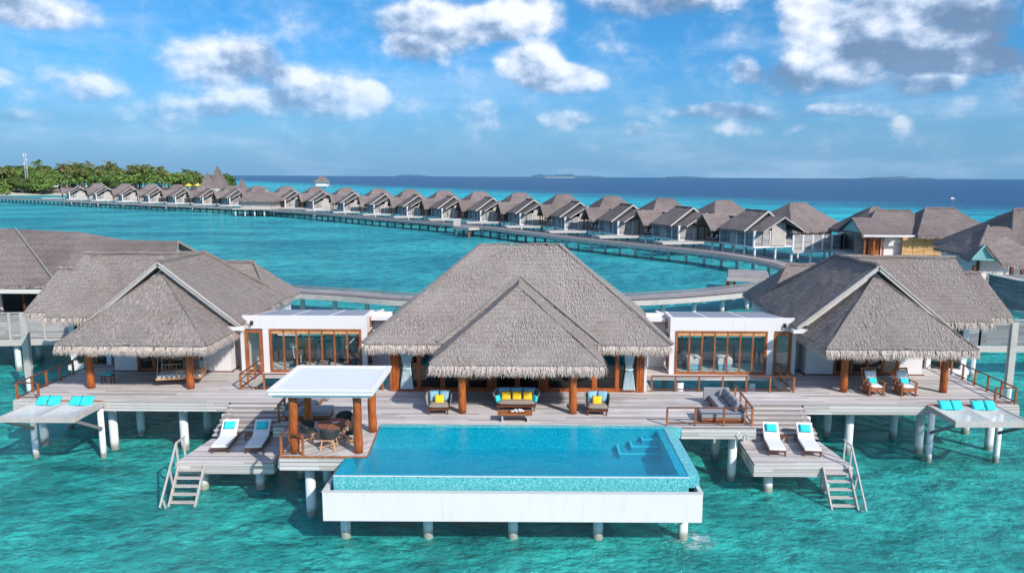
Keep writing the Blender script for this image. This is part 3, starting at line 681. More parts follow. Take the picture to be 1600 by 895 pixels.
# dark ridge strips on the far side of the hips
mb = MB()
for q0, q1, o_ in ((d, r0, (-.12,.1,.1)), (c, r1, (.12,.1,.1))): pass
for q0, q1, sx_ in ((a_, r0_, -1), (b_, r1_, 1)):
    q0, q1 = Vector(q0), Vector(q1); mb.beam(q0+Vector((sx_*.12,.12,.02)), q1+Vector((sx_*.08,.1,.0)), .22, .12)
mb.build('hip_strip', 'graywood_dark', mv)
# porch roof
pz, pr = 5.25, 8.25
A, B, P0, P1 = (-3.9,32.45,pz), (4.05,32.45,pz), (.08,36.3,pr), (.08,39.0,pr)
A2, B2 = (-3.9,36.6,pz), (4.05,36.6,pz)
thatch_roof(mv, [[A,B,P0],[A2,A,P0,P1],[B,B2,P1,P0]], recteaves(-3.9, 4.05, 32.45, 35.9, pz, 'flr'), density=130, fr_n=230, fr_len=.50, caps=[(A,P0),(B,P0),(P0,P1)], sub=11, name='porch_thatch', capr=.045)
mb = MB()
for sx_, q0 in ((-1, A2), (1, B2)):
    pass
v0 = Vector((-3.95,35.5,5.62)); v1 = Vector((.02,39.0,8.42)); mb.beam(v0, v1, .16, .10, (0,-.6,1)); v0 = Vector((4.1,35.5,5.62)); v1 = Vector((.14,39.0,8.42)); mb.beam(v0, v1, .16, .10, (0,-.6,1))
mb.build('valley_strip', 'graywood_dark', mv)
columnp(mv, -2.48, 33.05, DK, 5.25); columnp(mv, 2.66, 33.03, DK, 5.25)
mb = MB(); mb.box(-3.5, 3.7, 32.98, 33.1, 4.98, 5.12); mb.build('beam', 'teak_dark', mv)
# curtains
def curtain(label, x, y, w, z0, z1, flip=1):
    mb = MB(); nu, nv = 48, 26
    for j in range(nv+1):
        f = j/nv; z = z1+(z0-z1)*f
        k = .42+.58*abs((f-.52)/.52)**1.35 if f < .52 else .42+.36*((f-.52)/.48)**.8
        for i in range(nu+1):
            u = i/nu-.5; mb.v.append((x+u*w*k+flip*.06*(1-k), y+.05*math.sin(u*52)*(1.3-k*.6), z))
    for j in range(nv):
        for i in range(nu): q = j*(nu+1)+i; mb.f.append((q, q+1, q+nu+2, q+nu+1)); mb.mi.append(0)
    o = thing('curtain', label, 'curtain', (x, y, z0)); mb.build('drape', 'curtain', o, smooth=True, recalc=False)
    mb = MB(); zt = z1+(z0-z1)*.52; mb.tube([(x-.21*w*1.1+flip*.03, y+.0, zt), (x+flip*.035, y-.09, zt-.03), (x+.21*w*1.15+flip*.03, y, zt)], .035, 6); mb.build('tie', 'curtain', o)
curtain('pale tied curtain hanging in the left end doorway of the main villa', -5.62, 36.34, .86, DK+.15, 5.22)
curtain('pale tied curtain hanging in the right end doorway of the main villa', 5.72, 36.34, .82, DK+.15, 5.22, -1)
# ================================================================ GLASS-FRONTED SIDE ROOMS
def side_room(s):
    T = lambda p: (s*p[0], p[1], p[2])
    r = thing('glass_room', ('white flat-roofed gym room with folding glass doors' if s < 0 else 'white flat-roofed massage room with folding glass doors'), 'building', (s*11.7, 42.5, DK))
    mb = MB(T); z1 = 6.0; y0, y1 = 40.0, 45.0
    mb.box(8.42, 15.3, y0-.002, y0+.2, 5.27, z1); mb.box(8.42, 8.72, y0, y0+.2, DK, 5.27); mb.box(13.84, 14.2, y0, y0+.2, DK, 5.27); mb.box(15.2, 15.45, y0, y0+.2, DK, 5.5)
    mb.box(8.42, 8.6, y0+.2, y0+2.0, 5.0, z1); mb.box(8.42, 8.6, y0+2.0, y1, DK, 5.5)
    mb.box(15.2, 15.35, y0+.2, y1, DK, 5.36); mb.box(8.6, 15.2, y1-.2, y1, DK, DK+.9); mb.box(8.6, 15.2, y1-.2, y1, 4.9, 5.4); mb.box(11.6, 12.1, y1-.2, y1, DK+.9, 4.9); 
    mb.build('wall', 'white', r, bevel=.01)
    mb = MB(T); mb.box(7.3, 8.42, y0+1.6, y0+1.8, DK, 5.95); mb.box(7.3, 8.42, y0+.9, y0+2, 5.6, 5.75); mb.build('link_wall', 'white', r)
    mb = MB(T); mb.box(8.5, 8.58, y0+.5, y0+1.5, DK+.1, 5.0); mb.box(8.36, 8.44, y0+.8, y0+1.3, 5.25, 5.75); mb.build('link_door', 'teak', r)
    mb = MB(T); mb.box(8.6, 15.2, y0+.2, y1-.2, DK+.004, DK+.03); mb.build('floor', 'floor_in', r)
    # sloping roof with grey panels and pale joints
    mb = MB(T); mb.quad([(8.6,y0+.2,5.88),(15.2,y0+.2,5.88),(15.2,y1+.1,5.42),(8.6,y1+.1,5.42)]); mb.quad([(8.6,y0+.2,5.80),(15.2,y0+.2,5.80),(15.2,y1+.1,5.34),(8.6,y1+.1,5.34)])
    mb.build('roof', 'white_trim', r, recalc=False)
    for k in range(3):
        x0 = 8.75+k*2.15; mb = MB(T); mb.quad([(x0,y0+.3,5.89),(x0+1.95,y0+.3,5.89),(x0+1.95,y1,5.445),(x0,y1,5.445)]); mb.build('roof_panel', 'panel', r, recalc=False)
    # folding doors
    x0, x1 = 8.72, 13.84; n = 7
    mb = MB(T); mb.box(x0, x0+.09, y0-.03, y0+.09, DK, 5.27); mb.box(x1-.09, x1, y0-.03, y0+.09, DK, 5.27); mb.box(x0+.09, x1-.09, y0-.03, y0+.09, 5.17, 5.27); mb.box(x0+.09, x1-.09, y0-.03, y0+.09, DK, DK+.06)
    mb.build('door_frame', 'teak', r)
    w = (x1-x0-.18)/n
    for k in range(n):
        a = x0+.09+k*w; mb = MB(T)
        mb.box(a+.003, a+.045, y0-.0, y0+.05, DK+.06, 5.17); mb.box(a+w-.045, a+w-.003, y0, y0+.05, DK+.06, 5.17); mb.box(a+.045, a+w-.045, y0, y0+.05, DK+.06, DK+.14); mb.box(a+.045, a+w-.045, y0, y0+.05, 4.98, 5.17)
        mb.cur = 1; mb.box(a+.045, a+w-.045, y0-.006, y0-.001, 5.0, 5.15)
        fo = mb.build('folding_door', ['teak', 'teak_light'], r)
        mb = MB(T); mb.box(a+.045, a+w-.045, y0+.02, y0+.03, DK+.14, 4.98); mb.build('pane', 'glass', fo)
    mb = MB(T); a, b = 14.2, 15.2
    mb.box(a, a+.18, y0-.03, y0+.06, DK, 5.2); mb.box(b-.18, b, y0-.03, y0+.06, DK, 5.2); mb.box(a+.18, b-.18, y0-.03, y0+.06, 5.05, 5.2); mb.box(a+.18, b-.18, y0-.03, y0+.06, DK, DK+.14)
    fo = mb.build('door_frame', 'teak', r); mb = MB(T); mb.box(a+.18, b-.18, y0+.01, y0+.02, DK+.14, 5.05); mb.build('pane', 'glass', fo)
    # rear windows
    for (a, b) in ((8.6,11.6),(12.1,15.2)):
        mb = MB(T); mb.box(a, a+.1, y1-.15, y1-.05, DK+.9, 4.9); mb.box(b-.1, b, y1-.15, y1-.05, DK+.9, 4.9); mb.box(a+.1, b-.1, y1-.15, y1-.05, DK+.9, DK+1.0); mb.box((a+b)/2-.04, (a+b)/2+.04, y1-.15, y1-.05, DK+1.0, 4.9)
        fo = mb.build('rear_window', 'teak_dark', r); mb = MB(T); mb.box(a+.1, b-.1, y1-.11, y1-.1, DK+1.0, 4.9); mb.build('pane', 'glass', fo)
    # wall lamp
    L = thing('wall_lamp', ('small black wall lamp above the narrow door of the gym room' if s < 0 else 'small black wall lamp above the narrow door of the massage room'), 'lamp', (s*14.75, 39.9, 5.6))
    mb = MB(T); mb.box(14.68, 14.82, 39.94, 39.995, 5.5, 5.72); mb.build('backplate', 'black', L); mb = MB(T); mb.cyl(14.75, 39.85, 5.5, 5.7, .05); mb.build('shade', 'black', L)
side_room(-1); side_room(1)
# ================================================================ GUEST VILLAS
def guest(s):
    T = lambda p: (s*p[0], p[1], p[2])
    g = thing('guest_villa', ('thatched guest villa with a daybed swing hanging on its front porch' if s < 0 else 'thatched guest villa with two rocking chairs standing on its front porch'), 'villa', (s*19.1, 42, DK))
    mb = MB(T); y0 = 40.0
    mb.box(16.05, 17.6, y0, y0+.2, DK, 5.9); mb.box(21.25, 22.55, y0, y0+.2, DK, 5.9); mb.box(17.6, 21.25, y0, y0+.2, 5.1, 5.9)
    mb.box(16.05, 16.25, y0+.2, 41.2, DK, 5.6); mb.box(15.9, 16.05, 41.2, 47.4, DK, 5.3)
    mb.box(22.35, 22.55, y0+.2, 48, DK, 5.9); mb.box(16.05, 22.35, 47.4, 47.6, DK, 5.6)
    mb.quad([(15.5,39.25,5.75),(22.9,39.25,5.75),(19.1,39.25,8.75)]); mb.quad([(15.5,39.35,5.75),(22.9,39.35,5.75),(19.1,39.35,8.75)])
    mb.build('wall', 'white', g)
    mb = MB(T); mb.box(15.9, 22.7, 39.95, 39.997, DK, DK+.06); mb.box(16.0, 16.04, 39.96, 41, DK, DK+.06); mb.build('skirting', 'teak_dark', g)
    mb = MB(T); mb.box(16.25, 22.35, 40.2, 48, DK+.004, DK+.02); mb.build('floor', 'dark_in', g)
    ps_ = [(17.65,.14),(18.6,.14),(19.45,.14),(20.35,.14),(21.2,.14)]
    for x, w in ps_:
        mb = MB(T); mb.box(x-w/2, x+w/2, y0-.03, y0+.1, DK, 5.1); mb.build('door_post', 'teak', g)
    for (xa, _), (xb, _) in zip(ps_, ps_[1:]):
        mb = MB(T); mb.box(xa+.07, xb-.07, y0, y0+.06, DK, DK+.2); mb.box(xa+.07, xb-.07, y0, y0+.06, 4.95, 5.1); mb.box(xa+.071, xa+.1, y0+.005, y0+.05, DK+.2, 4.95); mb.box(xb-.1, xb-.071, y0+.005, y0+.05, DK+.2, 4.95); fo = mb.build('door_frame', 'teak', g)
        mb = MB(T); mb.box(xa+.07, xb-.07, y0+.02, y0+.03, DK+.2, 4.95); mb.build('pane', 'glass', fo)
    # rear wing with pale posts and green-tinted windows
    mb = MB(T); mb.box(25.55, 25.85, 41.4, 41.7, DK, 6); mb.box(25.7, 25.85, 41.7, 48, DK, 6); mb.box(23.6, 23.85, 41.5, 41.7, DK, 6); mb.box(22.55, 25.7, 48, 48.2, DK, 6); mb.box(24.52, 26.0, 41.3, 48.5, DK-.3, DK-.02); mb.build('rear_wall', 'white_trim', g)
    mb = MB(T); mb.box(23.85, 25.55, 41.5, 41.52, DK+.1, 5.7); mb.build('pane', 'glassd', g)
    mb = MB(T); mb.box(22.6, 25.5, 47.9, 47.98, DK, 5.8); mb.build('interior_wall', 'curtain', g)
    for x, y in ((26.9, 43.4), (25.5, 42.0), (27.2, 46.5)): pile(s*x, y, DK-.45, .24, g)
    for x in (16.82, 21.95): columnp(g, x, 36.75, DK, 5.4, T=T)
    mb = MB(T); mb.box(16.2, 22.6, 36.7, 36.82, 5.1, 5.24); mb.build('beam', 'teak_dark', g)
    # porch: half pyramid leaning on the gable
    ze = 5.38
    A, B, C_, D_, P = (15.25,35.35,ze), (22.75,35.35,ze), (22.9,39.15,ze), (15.25,39.15,ze), (19.15,39.15,8.5)
    thatch_roof(g, [[A,B,P],[B,C_,P],[D_,A,P]], recteaves(15.25, 22.75, 35.35, 39.15, ze, 'flr'), T=T, density=130, fr_n=210, fr_len=.46, caps=[(A,P),(B,P)], sub=13, name='porch_thatch', capr=.045)
    # front gable wing, ridge running back
    zr = 9.05; ge = 5.72; F, K = 38.85, 48.5
    G0, G1 = (19.15,F,zr), (19.15,44.3,zr)
    L0, L1, R0, R1 = (15.0,F,ge), (15.5,48.3,ge), (23.3,F,ge), (23.3,44.3,ge)
    thatch_roof(g, [[L0,G0,G1,L1],[R0,R1,G1,G0],[L1,G1,(23.0,48.3,ge)]], [(L0,L1,(-1,0,0)),(L1,(23.0,48.3,ge),(0,1,0))], T=T, density=75, fr_n=60, fr_len=.4, caps=[(G0,G1),(G1,L1)], sub=13, name='gable_thatch')
    mb = MB(T)
    for q in (L0, R0):
        a0, b0 = Vector(G0)+Vector((0,-.04,-.07)), Vector(q)+Vector((0,-.04,-.07)); mb.beam(a0, b0, .09, .2)
        mb.beam(a0+Vector((0,-.07,.1)), b0+Vector((0,-.07,.1)), .05, .06)
    mb.build('barge_board', 'graywood', g)
    mb = MB(T); mb.box(14.8, 15.6, 38.75, 39.1, 5.42, 5.62); mb.build('gutter', 'white_trim', g)
    # east-west wing
    z0_ = 5.8; X0, X1 = 20.5, 26.5
    E0, E1 = (19.15,44.3,8.95), (X1-.15,44.3,8.95)
    Fa, Fb, Ba, Bb = (23.0,40.45,z0_), (X1+.1,40.45,z0_), (19.0,48.4,z0_), (X1+.1,48.4,z0_)
    thatch_roof(g, [[(20.6,40.45,z0_),Fb,E1,E0],[Bb,Ba,E0,E1]], [((22.8,40.45,z0_),Fb,(0,-1,0)),(Fb,Bb,(.6,0,0))], T=T, density=75, fr_n=110, fr_len=.45, caps=[(E0,E1)], sub=11, name='wing_thatch')
    mb = MB(T); mb.quad([(26.4,41,z0_-.2),(26.4,48,z0_-.2),(26.3,44.3,8.7)]); mb.build('gable_wall', 'white_trim', g, recalc=False)
    # lower outer step of the roof
    H0, H1 = (26.45,44.0,8.05), (27.75,44.0,8.05)
    thatch_roof(g, [[(26.4,41.1,5.95),(28.1,41.1,5.95),H1,H0],[(28.1,47.2,5.7),(26.4,47.2,5.7),H0,H1]], [((26.5,41.1,5.95),(28.1,41.1,5.95),(0,-1,0)),((28.1,41.1,5.95),(28.1,47,5.9),(.6,0,0))], T=T, density=70, fr_n=110, fr_len=.42, sub=7, name='low_thatch', caps=[(H0,H1)])
    # rear hip roof towards the middle
    ps2, (a, b, c, d, r0, r1) = hip(16.0, 23, 47.0, 52.6, 5.4, 7.8, 18.2, 20.5, 49.8)
    thatch_roof(g, ps2, recteaves(16.0, 23, 47.0, 52.6, 5.4, 'fl'), T=T, density=40, fr_n=60, fr_len=.42, caps=[(a,r0),(r0,r1)], sub=7, name='rear_thatch')
    mb = MB(T); mb.box(16.6, 22.5, 48.2, 52.2, DK, 5.4); mb.box(16.2, 23, 48, 53, DK-.45, DK-.02); mb.build('rear_room', 'white_trim', g)
    for x, y in ((16.8, 52.5), (22.5, 52.5)): pile(s*x, y, DK-.45, .2, g)
    return g
guest(-1); guest(1)
# ================================================================ WHITE CANOPY PAVILION
cv = thing('canopy_pavilion', 'white flat-roofed dining canopy on reddish wooden columns at the pool corner', 'pavilion', (-7.4, 29.2, DK))
mb = MB(); mb.box(-9.3, -5.5, 27.55, 31.0, 5.18, 5.3); mb.box(-9.42, -5.38, 27.43, 31.12, 5.3, 5.44); mb.build('roof_slab', 'white_trim', cv, bevel=.01)
mb = MB(); mb.box(-9.45, -9.27, 27.4, 31.15, 5.443, 5.53); mb.box(-5.53, -5.35, 27.4, 31.15, 5.443, 5.53); mb.box(-9.27, -5.53, 27.4, 27.58, 5.443, 5.53); mb.box(-9.27, -5.53, 30.97, 31.15, 5.443, 5.53); mb.build('roof_rim', 'white', cv, bevel=.01)
mb = MB(); mb.box(-9.27, -5.53, 27.58, 30.97, 5.445, 5.475); mb.build('roof_membrane', simple('membrane', (.60,.62,.63), .7, .06, 1.5, .1, sc=(6,1,1)), cv)
for x, y in ((-8.68,28.0),(-6.15,28.02),(-8.85,30.4),(-6.1,30.45)): columnp(cv, x, y, DK, 5.18, .185, .165)
# ================================================================ WALKWAY
WZ = 2.2
wpath = [(-12.5,72.5),(-30,79.5),(-38,84)]
pathA = [(-420,455),(-330,405),(-256,358.4),(-160,295.2),(-109.4,264.6),(-76,238.8),(-44,205.2),(-12.8,172),(9.1,139.1),(27.0,116.5),(31.5,108),(34.2,100),(34.6,94),(33,87.5),(29.5,82),(25.5,77.8),(18.5,73.2),(10.5,70.0),(0,68.4),(-10.8,69.2),(-17,71.6),(-24.5,74.0),(-36,79)]
def smooth_path(P, n=6):
    out = []
    for i in range(len(P)-1):
        p0, p1, p2, p3 = P[max(0,i-1)], P[i], P[i+1], P[min(len(P)-1,i+2)]
        for k in range(n):
            u = k/n
            out.append(tuple(.5*((2*p1[j])+(-p0[j]+p2[j])*u+(2*p0[j]-5*p1[j]+4*p2[j]-p3[j])*u*u+(-p0[j]+3*p1[j]-3*p2[j]+p3[j])*u**3) for j in (0,1)))
    out.append(P[-1]); return out
def offs(P, d):
    out = []
    for i, (x, y) in enumerate(P):
        a, b = P[max(0,i-1)], P[min(len(P)-1,i+1)]; dx, dy = b[0]-a[0], b[1]-a[1]; l = math.hypot(dx, dy); out.append((x-dy/l*d, y+dx/l*d))
    return out
SP = smooth_path(pathA)
walk = thing('walkway', 'long curving timber walkway on short piles between the main villa and the villa row', 'walkway', (20, 75, 0)); 
def ribbon(P, d0, d1, z0, z1, name, mat, parent):
    a, b = offs(P, d0), offs(P, d1); mb = MB()
    for i in range(len(P)-1):
        q = [(a[i][0],a[i][1]),(a[i+1][0],a[i+1][1]),(b[i+1][0],b[i+1][1]),(b[i][0],b[i][1])]
        mb.quad([(x,y,z1) for x,y in q]); mb.quad([(x,y,z0) for x,y in q[::-1]])
        mb.quad([q[0]+(z0,),q[1]+(z0,),q[1]+(z1,),q[0]+(z1,)]); mb.quad([q[3]+(z0,),q[2]+(z0,),q[2]+(z1,),q[3]+(z1,)])
    return mb.build(name, mat, parent, recalc=False)
def wplank():
    m, t, p, o = newmat('walk_boards_long'); v = pos(t); n = noisef(t, v, .6, 6, .7); n2 = noisef(t, mapv(t, v, (3,3,3)), 1, 6, .7)
    k = mt(t, 'ADD', mt(t, 'MULTIPLY', n, .5), mt(t, 'MULTIPLY', n2, .5)); rp = nd(t, 'ShaderNodeValToRGB', {0: k}); c_ = rp.color_ramp
    c_.elements[0].position = .35; c_.elements[0].color = (.20,.175,.17,1); c_.elements[1].position = .65; c_.elements[1].color = (.36,.32,.315,1)
    setp(t, p, col=rp.outputs[0], rough=.8, spec=.2, norm=bump(t, n2, .3, .02)); return m
M['walkp'] = wplank()
ribbon(SP, -1.35, 1.35, WZ-.12, WZ, 'deck_boards', 'walkp', walk)
ribbon(SP, -1.75, -1.36, WZ-.5, WZ-.04, 'edge_beam', 'graywood', walk); ribbon(SP, 1.36, 1.75, WZ-.5, WZ-.04, 'edge_beam', 'graywood', walk)
ribbon(SP, -1.62, -1.42, WZ+.10, WZ+.2, 'kerb_rail', 'graywood_dark', walk); ribbon(SP, 1.42, 1.62, WZ+.10, WZ+.2, 'kerb_rail', 'graywood_dark', walk)
# piles with flared heads, nearest first
acc = 0; spots = []
for i in range(len(SP)-1, 0, -1):
    (x0,y0),(x1,y1) = SP[i], SP[i-1]; L = math.hypot(x1-x0, y1-y0)
    while acc < L:
        k = acc/L; spots.append((x0+(x1-x0)*k, y0+(y1-y0)*k, math.atan2(y1-y0, x1-x0))); acc += 3.7
    acc -= L
def wpile(mb, x, y, a):
    c, s = math.cos(a), math.sin(a)
    mb.tube([(x,y,-1.7),(x,y,WZ-.85)], .24, 8)
    mb.tube([(x,y,WZ-.85),(x,y,WZ-.62)], [.26,.55], 8)
    mb.beam((x+s*1.6,y-c*1.6,WZ-.57),(x-s*1.6,y+c*1.6,WZ-.57),.42,.13)
for i, (x, y, a) in enumerate(spots[:98]):
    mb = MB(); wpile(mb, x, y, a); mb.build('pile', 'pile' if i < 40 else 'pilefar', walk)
mb = MB()
for (x, y, a) in spots[98:]: wpile(mb, x, y, a)
tag(mb.build('distant_pile', 'pilefar', walk), kind='stuff')
# landing platforms beside the walkway
def platform(label, c, a, w, l, rail=False):
    th = thing('landing_platform', label, 'platform', (c[0], c[1], 0)); u = (math.cos(a), math.sin(a)); v = (-u[1], u[0])
    P_ = [(c[0]+u[0]*i*w/2+v[0]*j*l/2, c[1]+u[1]*i*w/2+v[1]*j*l/2) for i, j in ((-1,-1),(1,-1),(1,1),(-1,1))]
    mb = MB(); mb.prism(P_, WZ-.1, WZ+.06); mb.build('deck_boards', 'walkp', th); mb = MB(); mb.prism([(c[0]+(x-c[0])*1.05, c[1]+(y-c[1])*1.05) for x, y in P_], WZ-.55, WZ-.102); mb.build('edge_beam', 'graywood', th)
    for k, (x, y) in enumerate(P_[:4]):
        mb = MB(); x = c[0]+(x-c[0])*.8; y = c[1]+(y-c[1])*.8; mb.cyl(x, y, -1.7, WZ-.5, .24); mb.build('pile', 'teak' if k == 1 else 'pile', th)
platform('wooden landing platform inside the bend of the walkway, near the orange buoy', (26.9, 88.3), R(75), 6.5, 4.6)
platform('small wooden landing with a pale box beside the straight walkway', (-13.5, 168.5), R(-45), 5.5, 5)
b = thing('box', 'pale storage box standing on the small landing beside the walkway', 'box', (-16.5, 170.5, WZ)); mb = MB(); mb.box(-17.3,-15.7,169.7,171.2,WZ+.06,WZ+1.5); mb.build('body', 'graywood', b, bevel=.03); mb = MB(); mb.box(-17.4,-15.6,169.6,171.3,WZ+1.5,WZ+1.62); mb.build('lid', 'white_trim', b)
by = thing('buoy', 'round orange buoy floating inside the bend of the walkway', 'buoy', (25.6, 91, 0)); mb = MB(); mb.ell((25.6,91,.55),(.62,.62,.78),16,10); mb.build('float', 'orange', by, smooth=True); mb = MB(); mb.cyl(25.6,91,1.25,1.6,.1); mb.build('mooring_ring', 'orange', by)
# ================================================================ ROW OF WATER VILLAS (local x = along the row towards the camera, y = away from the lagoon)
def water_villa():
    v = thing('water_villa', 'x', 'villa', (0,0,0), 0, 'thatched villas in the long row along the walkway')
    F = 2.7
    mb = MB(); mb.box(-12, 2.0, 3.0, 17, F-.35, F); mb.box(-7.6, 2.0, .5, 3.0, F-.35, F); mb.box(-12, -7.6, -1.2, 3.0, F-.35, F); mb.build('floor_deck', 'graywood', v)
    mb = MB(); mb.prism([(-11.6,-1.2),(-9.0,-1.2),(-9.6,-9.5),(-12.8,-9.5)], F-.5, F-.12); mb.build('link_bridge', 'graywood', v)
    # walls: pale slatted panels between white posts
    def panel(x0, y0, x1, y1, z0, z1, mat, n):
        dx, dy = (x1-x0)/n, (y1-y0)/n
        for k in range(n):
            a, b = (x0+dx*(k+.05), y0+dy*(k+.05)), (x0+dx*(k+.95), y0+dy*(k+.95)); mb = MB(); mb.beam(a+((z0+z1)/2,), b+((z0+z1)/2,), .12, z1-z0); mb.build('wall_panel', mat, v)
    panel(-7.5, .6, -4.3, .6, F, 5.15, 'slat_dark', 2); panel(-4.3, .35, -2.6, .35, F, 5.2, 'slat', 1); panel(-2.6, .6, 1.9, .6, F, 5.15, 'slat_dark', 3)
    panel(1.95, .6, 1.95, 3.6, F, 5.2, 'slat', 2); panel(2.2, 3.6, 2.2, 6.6, F, 6.5, 'graywood', 1); panel(1.95, 6.6, 1.95, 9.5, F, 5.2, 'slat', 2); panel(1.95, 9.5, 1.95, 16, F, 5.2, 'slat_dark', 3)
    panel(-7.6, .6, -7.6, 4.0, F, 5.3, 'slat_dark', 1); panel(-12, 4.0, -7.6, 4.0, F, 5.2, 'glassd', 2); panel(-12.1, 1.5, -12.1, 16, F, 5.2, 'slat_dark', 2)
    mb = MB(); mb.box(-11.9, 1.8, 8, 15.8, F, 5.2); mb.build('inner_wall', 'slat', v)
    mb = MB()
    for x in (-7.5, -4.3, -2.6, -.3, 1.95): mb.box(x-.09, x+.09, .42, .6, F-.2, 5.2)
    for y in (.6, 3.6, 6.6, 9.5): mb.box(1.98, 2.14, y-.09, y+.09, F-.2, 5.2)
    mb.box(-7.5, 2.0, .40, .52, F-.3, F-.05); mb.box(2.0, 2.12, .5, 16, F-.3, F-.05); mb.build('corner_post', 'white_trim', v)
    for x, y in ((-7.2,1),(-4,1),(-1,1),(1.7,1),(1.7,5),(1.7,9.5),(1.7,15),(-11.5,-.6),(-8,-.6),(-11.5,6),(-5,8)):
        mb = MB(); mb.cyl(x, y, -1.7, F-.3, .2, n=8); mb.build('pile', 'pile', v)
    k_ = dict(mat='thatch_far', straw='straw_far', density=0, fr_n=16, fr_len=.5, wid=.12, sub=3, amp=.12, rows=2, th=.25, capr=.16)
    zr, ze = 8.2, 5.05
    a, b, c, d, r0, r1 = (-7.8,-.1,ze),(0.2,-.1,ze),(0.2,9.1,ze),(-7.8,9.1,ze),(-6.0,4.5,zr),(0,4.5,zr)
    thatch_roof(v, [[a,b,r1,r0],[c,d,r0,r1],[d,a,r0]], [(a,b,(0,-1,0))], name='roof', caps=[(r0,r1)], **k_)
    mb = MB(); mb.beam((.22,-.1,5.0),(.1,4.5,8.15),.12,.26); mb.beam((.22,9.1,5.0),(.1,4.5,8.15),.12,.26); mb.build('barge_board', 'graywood', v)
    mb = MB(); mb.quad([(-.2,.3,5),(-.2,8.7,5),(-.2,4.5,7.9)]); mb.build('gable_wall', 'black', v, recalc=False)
    s0, s1, m0, m1 = (0.0,1.0,5.15),(3.7,1.0,5.15),(-.1,5.0,7.45),(3.7,5.0,7.45); t0, t1 = (0,9.0,5.15),(3.7,9.0,5.15)
    thatch_roof(v, [[s0,s1,m1,m0],[t1,t0,m0,m1]], [(s0,s1,(0,-1,0))], name='front_gable_roof', **k_)
    mb = MB(); mb.beam((3.74,1.0,5.05),(3.74,5.0,7.38),.08,.16); mb.beam((3.74,9.0,5.05),(3.74,5.0,7.38),.08,.16); mb.build('barge_board', 'graywood', v)
    q, (a, b, c, d, r0, r1) = hip(-10.5, 3.2, 7.0, 19.0, 5.1, 9.3, -3.2, -3.2, 11.2, 14.8)
    thatch_roof(v, q, [(b,c,(1,0,0)),(a,b,(0,-1,0))], name='rear_roof', caps=[(r0,r1)], **k_)
    e0, e1, g0, g1, h0, h1 = (-12.6,-1.6,5.0),(-12.6,7,5.0),(-10.1,-1.6,7.3),(-10.1,8.5,7.3),(-7.4,-1.6,5.0),(-7.4,3,5.0)
    thatch_roof(v, [[e0,g0,g1,e1],[g0,h0,h1,(-7.0,6,6.2),g1]], [(e0,e1,(-1,0,0)),(h0,h1,(1,0,0))], name='porch_roof', **k_)
    mb = MB(); mb.box(-12.2, -12.0, -1.1, -.9, F, 5.0); mb.box(-8.0, -7.8, -1.1, -.9, F, 5.0); mb.box(-10.1, -9.95, -1.1, -.95, F, 5.3); mb.build('porch_post', 'teak_dark', v)
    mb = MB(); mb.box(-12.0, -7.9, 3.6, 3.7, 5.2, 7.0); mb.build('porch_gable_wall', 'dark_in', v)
    return v
VP = [(39.6,121.6),(29.9,133.8),(20.6,145.5),(11.1,159.5),(1.2,174.3),(-9.1,187.0),(-20.2,198.7),(-31.4,210.6),(-43.4,223.3),(-55.7,236.4),(-69.7,250.5),(-82.6,260.5),(-96.6,271.3),(-110.2,280.4),(-123.9,288.5),(-138.7,297.4),(-153.8,306.5),(-170.6,317.5),(-188.6,329.3),(-208.4,342.3)]
ORD = ['first','second','third','fourth','fifth','sixth','seventh','eighth','ninth','tenth','eleventh','twelfth','thirteenth','fourteenth','fifteenth','sixteenth','seventeenth','eighteenth','nineteenth','twentieth']
VL = []
v0 = water_villa()
for i, (x, y) in enumerate(VP):
    v = v0 if i == 0 else copy_tree(v0)
    j, k = max(0, i-1), min(len(VP)-1, i+1); a = math.atan2(VP[j][1]-VP[k][1], VP[j][0]-VP[k][0]) - R(19)
    # the gable peak (local 0, 4.5) stands at the listed point
    px, py = x+math.sin(a)*4.5, y-math.cos(a)*4.5
    lab = 'nearest and largest-looking thatched villa of the long row, beside the slatted fence' if i == 0 else ('farthest thatched villa of the long row, at the island shore' if i == 19 else 'thatched water villa, %s counting from the near right end of the long row' % ORD[i])
    place(v, (px, py, 0), a, lab); VL.append(v)
# pale porch chairs of the nearest villas
pc = thing('porch_chair', 'x', 'chair', (0,0,0), 0, 'pale chairs on the porches of the row')
mb = MB(); mb.box(-.35,.35,-.35,.35,.35,.45); mb.build('seat', 'whitecl', pc); mb = MB(); mb.beam((0,.35,.42),(0,.62,1.05),.7,.07); mb.build('backrest', 'whitecl', pc)
for x_, y_ in ((-.3,-.3),(.3,-.3),(-.3,.3),(.3,.3)): mb = MB(); mb.box(x_-.03,x_+.03,y_-.03,y_+.03,0,.35); mb.build('leg', 'metal', pc)
first = True
for i in range(4):
    v = VL[i]
    for x_, nm in ((-10.9,'left'),(-9.3,'right')):
        o = pc if first else copy_tree(pc); first = False; q = Matrix.Rotation(v.rotation_euler.z, 4, 'Z') @ Vector((x_, .6, 0))
        place(o, (v.location.x+q.x, v.location.y+q.y, 2.7), v.rotation_euler.z, 'pale porch chair, %s one on the %s villa from the row\'s right end' % (nm, ORD[i]))
